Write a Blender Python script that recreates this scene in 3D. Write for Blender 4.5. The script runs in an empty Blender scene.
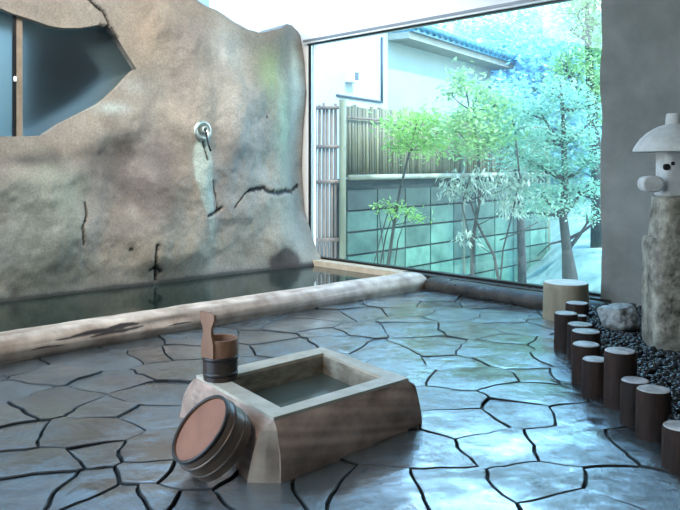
import bpy, bmesh, math, random
from mathutils import Vector, Matrix, noise
random.seed(7)
C = bpy.context.scene.collection
H = 1.15; F = 770.0
PI = math.pi
def P(u, v, Y): return Vector(((u-340)/F*Y, Y, H+(165-v)/F*Y))
def G(u, v, z=0.0):
    Y = F*(H-z)/(v-165.0)
    return Vector(((u-340)/F*Y, Y, z))
def sm(a, b, x):
    t = max(0.0, min(1.0, (x-a)/(b-a))); return t*t*(3-2*t)
def nz(x, y, z=0.0): return noise.noise(Vector((x, y, z)))
def fbm(x, y, z=0.0, o=4):
    s = 0; a = 1
    for i in range(o):
        s += a*nz(x, y, z); x *= 2.03; y *= 2.03; z *= 2.03; a *= .5
    return s

# ---------------------------------------------------------------- materials
class NT:
    def __init__(s, name):
        s.m = bpy.data.materials.new(name); s.m.use_nodes = True
        s.t = s.m.node_tree; s.t.nodes.clear()
        s.out = s.n('ShaderNodeOutputMaterial')
    def n(s, typ, **kw):
        nd = s.t.nodes.new(typ)
        for k, v in kw.items():
            if k in nd.inputs: nd.inputs[k].default_value = v
            else: setattr(nd, k, v)
        return nd
    def l(s, a, b): s.t.links.new(a, b)
def c4(c): return (c[0], c[1], c[2], 1)
def mat(name, col, col2=None, rough=.6, rough2=None, scale=6, stretch=(1, 1, 1), bump=.2, bscale=None, bdist=.01,
        metal=0, attr=None, coords='Object', spec=.5, detail=6, subsurf=0, transl=None, thr=(.3, .7)):
    N = NT(name)
    tc = N.n('ShaderNodeTexCoord'); mp = N.n('ShaderNodeMapping'); mp.inputs['Scale'].default_value = stretch
    N.l(tc.outputs[coords], mp.inputs[0])
    b = N.n('ShaderNodeBsdfPrincipled'); b.inputs['Metallic'].default_value = metal
    b.inputs['Specular IOR Level'].default_value = spec
    t = N.n('ShaderNodeTexNoise', Scale=scale, Detail=detail); t.inputs['Roughness'].default_value = .6
    N.l(mp.outputs[0], t.inputs['Vector'])
    r = N.n('ShaderNodeValToRGB'); r.color_ramp.elements[0].position = thr[0]; r.color_ramp.elements[1].position = thr[1]
    r.color_ramp.elements[0].color = c4(col); r.color_ramp.elements[1].color = c4(col2 or col)
    N.l(t.outputs['Fac'], r.inputs[0])
    csock = r.outputs[0]
    if attr:
        a = N.n('ShaderNodeAttribute', attribute_name=attr)
        mx = N.n('ShaderNodeMix', data_type='RGBA', blend_type='MULTIPLY'); mx.inputs[0].default_value = 1
        N.l(csock, mx.inputs[6]); N.l(a.outputs['Color'], mx.inputs[7]); csock = mx.outputs[2]
    N.l(csock, b.inputs['Base Color'])
    if rough2 is None: b.inputs['Roughness'].default_value = rough
    else:
        mr = N.n('ShaderNodeMapRange'); mr.inputs['From Min'].default_value = .35; mr.inputs['From Max'].default_value = .65
        mr.inputs['To Min'].default_value = rough; mr.inputs['To Max'].default_value = rough2
        t3 = N.n('ShaderNodeTexNoise', Scale=scale*.6, Detail=4); N.l(mp.outputs[0], t3.inputs['Vector'])
        N.l(t3.outputs['Fac'], mr.inputs['Value']); N.l(mr.outputs[0], b.inputs['Roughness'])
    if bump:
        t2 = N.n('ShaderNodeTexNoise', Scale=bscale or scale*4, Detail=8); N.l(mp.outputs[0], t2.inputs['Vector'])
        bp = N.n('ShaderNodeBump', Strength=bump, Distance=bdist)
        N.l(t2.outputs['Fac'], bp.inputs['Height']); N.l(bp.outputs[0], b.inputs['Normal'])
    if transl:
        tr = N.n('ShaderNodeBsdfTranslucent'); N.l(csock, tr.inputs['Color'])
        ms = N.n('ShaderNodeMixShader'); ms.inputs[0].default_value = transl
        N.l(b.outputs[0], ms.inputs[1]); N.l(tr.outputs[0], ms.inputs[2]); N.l(ms.outputs[0], N.out.inputs[0])
    else: N.l(b.outputs[0], N.out.inputs[0])
    return N.m

def rock_mat():
    N = NT('plastered_rock')
    tc = N.n('ShaderNodeTexCoord')
    a = N.n('ShaderNodeAttribute', attribute_name='stain_shade')
    t = N.n('ShaderNodeTexNoise', Scale=3.0, Detail=10); t.inputs['Roughness'].default_value = .68
    N.l(tc.outputs['Object'], t.inputs['Vector'])
    r = N.n('ShaderNodeValToRGB'); e = r.color_ramp.elements
    e[0].position = .3; e[0].color = (.74, .73, .72, 1); e[1].position = .7; e[1].color = (1.2, 1.19, 1.17, 1)
    N.l(t.outputs['Fac'], r.inputs[0])
    mx = N.n('ShaderNodeMix', data_type='RGBA', blend_type='MULTIPLY'); mx.inputs[0].default_value = 1
    N.l(a.outputs['Color'], mx.inputs[6]); N.l(r.outputs[0], mx.inputs[7])
    t4 = N.n('ShaderNodeTexNoise', Scale=55.0, Detail=4); N.l(tc.outputs['Object'], t4.inputs['Vector'])
    r4 = N.n('ShaderNodeValToRGB'); e = r4.color_ramp.elements
    e[0].position = .3; e[0].color = (.78, .78, .78, 1); e[1].position = .7; e[1].color = (1.15, 1.15, 1.15, 1)
    N.l(t4.outputs['Fac'], r4.inputs[0])
    m2 = N.n('ShaderNodeMix', data_type='RGBA', blend_type='MULTIPLY'); m2.inputs[0].default_value = 1
    N.l(mx.outputs[2], m2.inputs[6]); N.l(r4.outputs[0], m2.inputs[7])
    b = N.n('ShaderNodeBsdfPrincipled', Roughness=.75); N.l(m2.outputs[2], b.inputs['Base Color'])
    t2 = N.n('ShaderNodeTexNoise', Scale=22.0, Detail=10); t2.inputs['Roughness'].default_value = .7
    N.l(tc.outputs['Object'], t2.inputs['Vector'])
    bp = N.n('ShaderNodeBump', Strength=.45, Distance=.012); N.l(t2.outputs['Fac'], bp.inputs['Height'])
    N.l(bp.outputs[0], b.inputs['Normal']); N.l(b.outputs[0], N.out.inputs[0])
    return N.m

def stone_mat():
    N = NT('wet_slate')
    tc = N.n('ShaderNodeTexCoord')
    a = N.n('ShaderNodeAttribute', attribute_name='stain_shade')
    t = N.n('ShaderNodeTexNoise', Scale=4.0, Detail=9); t.inputs['Roughness'].default_value = .65
    N.l(tc.outputs['Object'], t.inputs['Vector'])
    r = N.n('ShaderNodeValToRGB'); e = r.color_ramp.elements
    e[0].position = .32; e[0].color = (.030, .042, .050, 1); e[1].position = .7; e[1].color = (.11, .142, .158, 1)
    N.l(t.outputs['Fac'], r.inputs[0])
    mx = N.n('ShaderNodeMix', data_type='RGBA', blend_type='MULTIPLY'); mx.inputs[0].default_value = 1
    N.l(r.outputs[0], mx.inputs[6]); N.l(a.outputs['Color'], mx.inputs[7])
    b = N.n('ShaderNodeBsdfPrincipled'); N.l(mx.outputs[2], b.inputs['Base Color'])
    b.inputs['IOR'].default_value = 1.9; b.inputs['Specular IOR Level'].default_value = .8; b.inputs['Coat IOR'].default_value = 2.0
    t3 = N.n('ShaderNodeTexNoise', Scale=2.2, Detail=5); N.l(tc.outputs['Object'], t3.inputs['Vector'])
    mr = N.n('ShaderNodeMapRange'); mr.inputs['From Min'].default_value = .38; mr.inputs['From Max'].default_value = .66
    mr.inputs['To Min'].default_value = .08; mr.inputs['To Max'].default_value = .30
    N.l(t3.outputs['Fac'], mr.inputs['Value']); N.l(mr.outputs[0], b.inputs['Roughness'])
    t2 = N.n('ShaderNodeTexNoise', Scale=15.0, Detail=10); t2.inputs['Roughness'].default_value = .72
    t2.inputs['Distortion'].default_value = .9
    N.l(tc.outputs['Object'], t2.inputs['Vector'])
    mk = N.n('ShaderNodeTexNoise', Scale=1.5, Detail=6); mk.inputs['Roughness'].default_value = .6; N.l(tc.outputs['Object'], mk.inputs['Vector'])
    mm = N.n('ShaderNodeMapRange'); mm.inputs['From Min'].default_value = .42; mm.inputs['From Max'].default_value = .60
    mm.inputs['To Min'].default_value = .13; mm.inputs['To Max'].default_value = .8; N.l(mk.outputs['Fac'], mm.inputs['Value'])
    bp = N.n('ShaderNodeBump', Distance=.018); N.l(mm.outputs[0], bp.inputs['Strength']); N.l(t2.outputs['Fac'], bp.inputs['Height'])
    N.l(bp.outputs[0], b.inputs['Normal'])
    b.inputs['Coat Weight'].default_value = .9; b.inputs['Coat Roughness'].default_value = .04; bp2 = N.n('ShaderNodeBump', Distance=.009); N.l(mm.outputs[0], bp2.inputs['Strength']); N.l(t2.outputs['Fac'], bp2.inputs['Height']); N.l(bp2.outputs[0], b.inputs['Coat Normal'])
    N.l(b.outputs[0], N.out.inputs[0])
    return N.m

def glass_mat(name, haze=.05, tint=(.93, .98, .98)):
    N = NT(name)
    tr = N.n('ShaderNodeBsdfTransparent'); tr.inputs[0].default_value = c4(tint)
    gl = N.n('ShaderNodeBsdfGlossy', Roughness=.02)
    fr = N.n('ShaderNodeFresnel', IOR=1.45); gm = N.n('ShaderNodeNewGeometry'); io = N.n('ShaderNodeMapRange'); io.inputs['To Min'].default_value = 1.45; io.inputs['To Max'].default_value = 1/1.45; N.l(gm.outputs['Backfacing'], io.inputs['Value']); N.l(io.outputs[0], fr.inputs['IOR'])
    ms = N.n('ShaderNodeMixShader'); N.l(fr.outputs[0], ms.inputs[0]); N.l(tr.outputs[0], ms.inputs[1]); N.l(gl.outputs[0], ms.inputs[2])
    tl = N.n('ShaderNodeBsdfTranslucent'); tl.inputs[0].default_value = (.9, .97, 1, 1)
    m2 = N.n('ShaderNodeMixShader'); m2.inputs[0].default_value = haze  # thin translucent share added to wash the garden view with haze
    N.l(ms.outputs[0], m2.inputs[1]); N.l(tl.outputs[0], m2.inputs[2]); N.l(m2.outputs[0], N.out.inputs[0])
    return N.m

def frosted_mat():
    N = NT('frosted_glass')
    b = N.n('ShaderNodeBsdfPrincipled', Roughness=.42); b.inputs['Base Color'].default_value = (.72, .86, .9, 1)
    b.inputs['Transmission Weight'].default_value = 1.0; b.inputs['IOR'].default_value = 1.25
    N.l(b.outputs[0], N.out.inputs[0]); return N.m

def water_mat(name, col, rough=.06, bump=.12, scale=5):
    N = NT(name)
    tc = N.n('ShaderNodeTexCoord')
    b = N.n('ShaderNodeBsdfPrincipled', Roughness=rough); b.inputs['Base Color'].default_value = c4(col)
    b.inputs['IOR'].default_value = 1.33
    t2 = N.n('ShaderNodeTexNoise', Scale=scale, Detail=4); N.l(tc.outputs['Object'], t2.inputs['Vector'])
    bp = N.n('ShaderNodeBump', Strength=bump, Distance=.01); N.l(t2.outputs['Fac'], bp.inputs['Height'])
    N.l(bp.outputs[0], b.inputs['Normal']); N.l(b.outputs[0], N.out.inputs[0]); return N.m

M = {}
M['rock'] = rock_mat(); M['slate'] = stone_mat()
M['grout'] = mat('dark_joint', (.006, .008, .009), (.02, .022, .022), rough=.5, scale=20, bump=.6, bdist=.01)
M['plaster'] = mat('white_plaster', (.86, .88, .89), (.9, .92, .93), rough=.8, scale=5, bump=.1)
M['ceiling'] = mat('ceiling_board', (.36, .38, .39), (.42, .44, .45), rough=.8, scale=3, bump=.05)
M['greywall'] = mat('grey_plaster', (.15, .155, .14), (.27, .27, .25), rough=.85, scale=2.2, bump=.5, bscale=18, bdist=.015, thr=(.3, .75))
M['drywall'] = mat('dull_plaster', (.25, .25, .24), (.3, .3, .28), rough=.85, scale=2, bump=.2)
M['log'] = mat('weathered_log', (.22, .165, .125), (.54, .47, .40), rough=.45, rough2=.75, scale=5, stretch=(1, 1, 1), bump=.5, bscale=18, bdist=.01, attr='stain_shade')
M['darklog'] = mat('dark_wet_log', (.008, .008, .008), (.06, .055, .048), rough=.25, rough2=.6, scale=7, bump=.6, bscale=25, bdist=.012)
M['palewood'] = mat('pale_planed_wood', (.46, .38, .28), (.68, .60, .48), rough=.45, scale=9, bump=.15)
M['lit_inner'] = mat('lit_inner_wood', (.16, .115, .075), (.50, .42, .32), rough=.35, rough2=.6, scale=9, stretch=(1, 1, 2.5), bump=.3, bdist=.006)  # paler inner bath faces: their bright light put into the wood colour
M['sideslab'] = mat('hewn_slab', (.24, .15, .115), (.60, .43, .34), rough=.4, rough2=.7, scale=4, bump=.4, bscale=26, bdist=.008, attr='stain_shade')
M['stake'] = mat('wet_bark', (.008, .005, .004), (.040, .020, .013), spec=.25, rough=.6, rough2=.9, scale=9, stretch=(1, 1, .35), bump=.7, bscale=30, bdist=.015)
M['cuttop'] = mat('cut_end_grain', (.20, .165, .15), (.66, .60, .57), rough=.4, scale=16, bump=.4, bdist=.006)
M['stump'] = mat('stump_side', (.15, .13, .085), (.33, .29, .205), rough=.6, scale=5, stretch=(1, 1, .3), bump=.3, bdist=.01)
M['stumptop'] = mat('stump_top', (.50, .46, .37), (.70, .67, .58), rough=.5, scale=10, bump=.15)
M['bucketwood'] = mat('bucket_wood', (.18, .078, .04), (.32, .155, .085), rough=.5, scale=10, stretch=(1, 1, .25), bump=.2, bdist=.004)
M['darkbucket'] = mat('bucket_stained_wood', (.022, .014, .012), (.06, .036, .026), rough=.4, scale=14, stretch=(1, 1, .25), bump=.3, bdist=.004)
M['basinwood'] = mat('basin_wood', (.065, .038, .024), (.20, .125, .08), rough=.35, scale=8, stretch=(1, 1, .3), bump=.15, bdist=.003)
M['basinbase'] = mat('basin_base_wood', (.19, .072, .038), (.38, .155, .085), rough=.5, scale=7, stretch=(1, .25, 1), bump=.15, bdist=.003)
M['basinrim'] = mat('basin_dark_edge', (.015, .012, .011), (.04, .03, .026), rough=.35, scale=12, bump=.2, bdist=.003)
M['hoop'] = mat('copper_hoop', (.10, .07, .055), (.18, .13, .10), rough=.35, metal=.5, scale=10, bump=.05)
M['lantern'] = mat('pale_granite', (.44, .435, .405), (.60, .59, .56), rough=.8, scale=14, bump=.3, bscale=90, bdist=.004)
M['lanternpost'] = mat('weathered_stone_post', (.045, .035, .025), (.46, .42, .33), rough=.85, scale=11, bump=1.0, bscale=30, bdist=.02)
M['black'] = mat('opening_shade_black', (.004, .004, .004), rough=.9, bump=0)  # black colour stands for the shade inside the lantern holes
M['gravel'] = mat('black_wet_gravel', (.004, .005, .006), (.05, .055, .06), rough=.04, rough2=.2, scale=14, bump=.3, bscale=60, bdist=.004)
M['gravelbase'] = mat('gravel_bed_soil', (.008, .009, .01), (.03, .03, .03), rough=.5, scale=20, bump=.8, bdist=.02)
M['boulder'] = mat('speckled_granite', (.05, .05, .045), (.58, .58, .56), rough=.45, scale=16, bump=.5, bscale=30, bdist=.02)
M['metal'] = mat('spout_metal', (.22, .27, .25), (.55, .6, .57), rough=.3, metal=.7, scale=30, bump=.3, bdist=.003)
M['frame_black'] = mat('black_window_frame', (.006, .006, .007), rough=.35, bump=0)
M['frame_grey'] = mat('grey_aluminium', (.22, .24, .26), (.27, .29, .31), rough=.4, metal=.3, scale=3, bump=0)
M['frame_white'] = mat('white_trim', (.8, .83, .84), rough=.5, bump=0)
M['frame_wood'] = mat('window_bar_wood', (.14, .11, .08), (.25, .2, .15), rough=.5, scale=8, bump=.1)
M['glass'] = glass_mat('clear_glass', .012)
M['frosted'] = frosted_mat()
M['water'] = water_mat('green_bath_water', (.012, .022, .018), rough=.07, bump=.15, scale=4)
M['tubwater'] = water_mat('tub_water', (.085, .105, .095), rough=.1, bump=.12, scale=9)
M['bamboo'] = mat('dry_bamboo', (.11, .10, .055), (.27, .25, .15), rough=.5, scale=4, stretch=(1, 1, .2), bump=.2, attr='stain_shade')
M['bamboo_dark'] = mat('brown_bamboo_pole', (.09, .06, .05), (.27, .20, .17), rough=.5, scale=5, stretch=(1, 1, .2), bump=.2)
M['railwood'] = mat('pale_rail', (.20, .20, .14), (.34, .34, .26), rough=.5, scale=4, bump=.1)
M['postwood'] = mat('grey_post', (.11, .12, .075), (.20, .21, .14), rough=.6, scale=5, stretch=(1, 1, .2), bump=.3)
M['block'] = mat('mossy_stone_block', (.010, .040, .028), (.055, .125, .09), rough=.5, scale=3, bump=.3, attr='stain_shade')
M['blockgap'] = mat('block_joint', (.012, .022, .02), rough=.9, bump=.2)
M['whitewall'] = mat('white_house_wall', (.32, .36, .36), (.38, .42, .42), rough=.8, scale=1, bump=.05)
M['shadedwall'] = mat('shaded_house_wall', (.24, .31, .28), (.29, .36, .33), rough=.8, scale=1, bump=.05)  # right part of the white facade, its shadowed greenish tone in the colour
M['tile'] = mat('blue_roof_tile', (.006, .07, .12), (.03, .20, .28), rough=.3, scale=5, bump=.2)
M['fascia'] = mat('eave_wood', (.20, .21, .17), (.30, .31, .26), rough=.6, scale=3, bump=.1)
M['pipe'] = mat('dark_pipe', (.05, .07, .09), rough=.5, bump=0)
M['ground'] = mat('pale_garden_ground', (.10, .20, .17), (.34, .46, .40), rough=.8, scale=1.5, bump=.5, bscale=9, bdist=.05)
M['bark'] = mat('garden_bark', (.012, .018, .016), (.06, .065, .055), rough=.8, scale=12, stretch=(1, 1, .3), bump=.5)
def leafmat(n, a, b): return mat(n, a, b, rough=.5, scale=1.7, bump=0, transl=.45)
M['leaf_bright'] = leafmat('bright_green_leaf', (.14, .38, .05), (.52, .78, .24))
M['leaf_teal'] = leafmat('teal_green_leaf', (.08, .30, .20), (.50, .76, .60))
M['leaf_pale'] = leafmat('pale_narrow_leaf', (.22, .33, .26), (.50, .62, .52))
M['leaf_mid'] = leafmat('mid_green_leaf', (.12, .34, .12), (.58, .80, .40))
M['leaf_haze'] = leafmat('hazy_blue_green_leaf', (.12, .42, .58), (.60, .82, .86))  # distance haze mixed into the leaf colour
M['hill'] = mat('hazy_hillside', (.25, .52, .60), (.55, .80, .84), rough=.9, scale=.5, bump=.6, bscale=1.5, bdist=.5)  # hill colour carries the blue atmospheric haze

# ---------------------------------------------------------------- objects
def link(name, me, m=None, parent=None, smooth=False):
    o = bpy.data.objects.new(name, me)
    C.objects.link(o)
    if m is not None:
        for mm in (m if isinstance(m, (list, tuple)) else [m]): me.materials.append(mm)
    if smooth:
        for p in me.polygons: p.use_smooth = True
    if parent is not None: o.parent = parent; o.matrix_parent_inverse = Matrix.Translation(-parent.location) if parent.rotation_euler.z == 0 else parent.matrix_basis.inverted()
    return o
def build(name, bm, m=None, parent=None, smooth=False):
    bmesh.ops.recalc_face_normals(bm, faces=bm.faces[:])
    me = bpy.data.meshes.new(name); bm.to_mesh(me); bm.free()
    return link(name, me, m, parent, smooth)
def empty(name, loc, label, cat, group=None):
    o = bpy.data.objects.new(name, None); C.objects.link(o); o.location = loc
    o.empty_display_size = .1
    return tag(o, label, cat, group)
def tag(o, label=None, cat=None, group=None, kind=None):
    if label: o['label'] = label
    if cat: o['category'] = cat
    if group: o['group'] = group
    if kind: o['kind'] = kind
    return o
def struct(name, bm, m, parent=None, smooth=False, label=None):
    o = build(name, bm, m, parent, smooth)
    if parent is None: o['kind'] = 'structure'
    if label: o['label'] = label
    return o

def smooth_by_angle(o, ang=35):
    me = o.data
    bm = bmesh.new(); bm.from_mesh(me)
    for f in bm.faces: f.smooth = True
    for e in bm.edges:
        e.smooth = not (len(e.link_faces) == 2 and e.calc_face_angle(0) > math.radians(ang))
    bm.to_mesh(me); bm.free()
    return o

def prism(bm, poly, z0, z1):
    lo = [bm.verts.new((p[0], p[1], z0)) for p in poly]; hi = [bm.verts.new((p[0], p[1], z1)) for p in poly]
    n = len(poly)
    bm.faces.new(lo[::-1]); bm.faces.new(hi)
    for i in range(n): bm.faces.new((lo[i], lo[(i+1) % n], hi[(i+1) % n], hi[i]))
def loft(bm, rings, cap=True, closed=True):
    R = [[bm.verts.new(p) for p in r] for r in rings]
    n = len(rings[0])
    for a, b in zip(R, R[1:]):
        for i in range(n if closed else n-1):
            bm.faces.new((a[i], a[(i+1) % n], b[(i+1) % n], b[i]))
    if cap and closed: bm.faces.new(R[0][::-1]); bm.faces.new(R[-1])
    return R
def frame_of(d):
    d = d.normalized(); up = Vector((0, 0, 1)) if abs(d.z) < .95 else Vector((1, 0, 0))
    x = d.cross(up).normalized(); y = x.cross(d).normalized()
    return x, y
def tube(bm, pts, rad, seg=8, cap=True):
    pts = [Vector(p) for p in pts]; rings = []
    for i, p in enumerate(pts):
        d = pts[min(i+1, len(pts)-1)]-pts[max(i-1, 0)]
        x, y = frame_of(d); r = rad[i] if isinstance(rad, (list, tuple)) else rad
        rings.append([p+x*r*math.cos(2*PI*k/seg)+y*r*math.sin(2*PI*k/seg) for k in range(seg)])
    loft(bm, rings, cap)
def lathe(bm, prof, M4=None, seg=32, cap0=True, cap1=True):
    M4 = M4 or Matrix.Identity(4)
    R = [[bm.verts.new(M4 @ Vector((r*math.cos(2*PI*k/seg), r*math.sin(2*PI*k/seg), z))) for k in range(seg)] for r, z in prof]
    for a, b in zip(R, R[1:]):
        for i in range(seg): bm.faces.new((a[i], a[(i+1) % seg], b[(i+1) % seg], b[i]))
    if cap0: bm.faces.new(R[0][::-1])
    if cap1: bm.faces.new(R[-1])
def obox(bm, p0, p1, width, z0, z1, side=1.0):
    """box along the line p0-p1 in plan, `width` thick towards side*left-hand normal, z0..z1"""
    p0 = Vector(p0[:2]); p1 = Vector(p1[:2]); d = (p1-p0).normalized(); n = Vector((-d.y, d.x))*side*width
    prism(bm, [p0, p1, p1+n, p0+n] if side > 0 else [p0, p0+n, p1+n, p1], z0, z1)
def bevel(bm, w, seg=2, ang=30):
    es = [e for e in bm.edges if len(e.link_faces) == 2 and e.calc_face_angle(0) > math.radians(ang)]
    bmesh.ops.bevel(bm, geom=es, offset=w, segments=seg, affect='EDGES', profile=.6)
def setcol(o, fn, name='stain_shade'):
    me = o.data; at = me.color_attributes.new(name, 'FLOAT_COLOR', 'POINT')
    for i, v in enumerate(me.vertices):
        c = fn(v.co); at.data[i].color = (c[0], c[1], c[2], 1)

# ---------------------------------------------------------------- layout lines
A = Vector((-2.7, 6.13)); ad = Vector((.7312, .6822)); nR = Vector((.6822, -.7312))   # rock wall: along, towards room
W0 = Vector((-.164, 8.44)); wd = Vector((.6816, -.7317)); wn = Vector((.7317, .6816))   # window line, outward normal
def W(t, out=0.0): p = W0+wd*t+wn*out; return (p.x, p.y)
def R2(s, d): return A+ad*s+nR*d
def SZ(u, v, d=0.0):
    k = (u-340)/F; o = A+nR*d
    s = (k*o.y-o.x)/(ad.x-k*ad.y); Y = o.y+ad.y*s
    return s, H+(165-v)/F*Y
SEND = 3.40

# ---------------------------------------------------------------- rock wall
def lerp_tab(tab, x):
    if x <= tab[0][0]: return tab[0][1]
    for (a, b), (c, d) in zip(tab, tab[1:]):
        if x <= c:
            t = (x-a)/(c-a); return b+(d-b)*t
    return tab[-1][1]
ENDTAB = [(0, .06), (.08, .04), (.2, -.05), (.32, -.13), (.65, -.28), (1.1, -.32), (1.6, -.29), (1.98, -.24), (2.3, -.27), (2.7, -.36)]
TOPPX = [(-200, 3.0), (0, 3.0), (120, 2.98), (170, 2.82)]
TOP = []
for u, v in ((180, -14), (197, -2), (208, 5), (225, 14), (237, 22), (250, 29), (262, 32), (270, 32), (280, 28), (288, 24), (293, 25), (298, 31), (303, 42)):
    s, z = SZ(u, v)
    for _ in range(6):
        kk = sm(2.55, SEND, s); s, z = SZ(u, v, -.33*kk*kk-.02)
    TOP.append((s, z))
TOP = [(-5, 3.05), (-1, 3.1), (.6, 3.05)] + TOP
def seg_dist(p, path):
    best = 9
    for a, b in zip(path, path[1:]):
        a = Vector(a); b = Vector(b); ab = b-a; t = max(0, min(1, (p-a).dot(ab)/ab.length_squared))
        best = min(best, (p-a-ab*t).length)
    return best
CRACK_SHADE_LINES = []
BC = {}
BB = {}
def near(path, s, z, m):
    k = id(path)
    if k not in BB: BB[k] = (min(p[0] for p in path), max(p[0] for p in path), min(p[1] for p in path), max(p[1] for p in path))
    a, b, c, d = BB[k]
    return a-m < s < b+m and c-m < z < d+m
def blob(s, z, u, v, ru, rv, real=False):
    k = (u, v, ru, rv)
    if k not in BC:
        s0, z0 = SZd(u, v) if real else SZ(u, v)
        a0, b0 = SZ(u, v); s1, _ = SZ(u+ru, v); _, z1 = SZ(u, v+rv)
        BC[k] = (s0, z0, s0+s1-a0, z0+z1-b0)
    s0, z0, s1, z1 = BC[k]
    q_ = ((s-s0)/(s1-s0))**2+((z-z0)/(z1-z0))**2
    if q_ > 5: return 0.0
    return math.exp(-((s-s0)/(s1-s0))**2-((z-z0)/(z1-z0))**2)
HOLE = [(-60, -10), (-30, -4), (0, 8), (7, 11), (14, 14), (30, 19), (48, 25.5), (62, 28), (80, 28), (98, 25), (104, 27), (109, 27), (116, 36), (124, 49), (136.5, 69), (130, 75), (120, 86), (108, 97.5), (98, 105), (86, 111), (72, 118), (60, 124), (50, 131), (43, 135.5), (20, 136.5), (0, 136.5), (-60, 138)]
hp = [SZ(u, v) for u, v in HOLE]
def hole_dist(s, z):
    if s > 2.0 or z < .85: return 1
    p = Vector((s, z)); c = False; j = len(hp)-1
    for i in range(len(hp)):
        a, b = hp[i], hp[j]
        if (a[1] > z) != (b[1] > z) and s < (b[0]-a[0])*(z-a[1])/(b[1]-a[1])+a[0]: c = not c
        j = i
    return 0 if c else seg_dist(p, hp)
def rock_d(s, z):
    d = .16*fbm(s*.8+3, z*.8, 1.3, 3)+.028*fbm(s*3.1, z*2.6, 4.7, 4)+.006*fbm(s*12, z*12, 2.2, 3)
    d += .10*blob(s, z, 40, 235, 46, 62)
    d += .10*blob(s, z, 175, 200, 60, 90)
    d += .12*blob(s, z, 235, 90, 50, 60)
    d -= .10*blob(s, z, 120, 190, 30, 60)
    d -= .06*blob(s, z, 30, 155, 50, 12)
    d += .10*blob(s, z, 195, 20, 40, 30)
    d -= .07*blob(s, z, 212, 150, 10, 90)
    top = lerp_tab(TOP, s)
    d *= sm(0, .35, z)*.85+.15
    d *= 1-.9*sm(top-.45, top, z)*sm(.6, 1.2, s)
    d *= 1-.93*(1-sm(.02, .42, hole_dist(s, z)))
    e = lerp_tab(ENDTAB, z)
    k = sm(2.55, SEND, s)
    d = d*(1-k*.9)+e*k*k
    p = Vector((s, z))
    for path, w in CRACK_SHADE_LINES:
        if near(path, s, z, w*3):
            q = seg_dist(p, path)
            if q < w*3: d -= .03*math.exp(-(q/w)**2)
    d -= .05*sm(top-.12, top+.02, z)**2*(1-k)
    return d
def SZd(u, v):
    d = 0
    for _ in range(5): s, z = SZ(u, v, d); d = rock_d(s, z)
    return s, z
def pxpath(pts): return [SZd(*p) for p in pts]
_cr = [(pxpath([(235, 208), (240, 201), (245, 194), (252, 190)]), .007),
          (pxpath([(250, 191), (258, 189), (264, 188), (270, 192), (278, 193), (286, 191), (292, 192), (298, 186)]), .023),
          (pxpath([(209, 216), (215, 213), (222, 208)]), .014),
          (pxpath([(158, 246), (157, 256), (156, 266), (156, 280)]), .013),
          (pxpath([(151, 270), (157, 267), (161, 272)]), .016),
          (pxpath([(85, 203), (87, 215), (83, 228), (84, 245)]), .009),  # overhang contour beside the lobe, its shade drawn as a dark line
          (pxpath([(88, -2), (96, 6), (104, 12), (110, 25), (106, 27)]), .010),
          (pxpath([(100, 25), (112, 28), (118, 38)]), .008),
          (pxpath([(203, 139), (208, 160)]), .010),
          (pxpath([(213, 180), (216, 196), (217, 212)]), .005)]
DOTS = [(SZd(267, 117), .016), (SZd(131, 249), .020)]
CRACK_SHADE_LINES = _cr
STK = (SZd(203, 137), SZd(203, 245))
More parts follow.
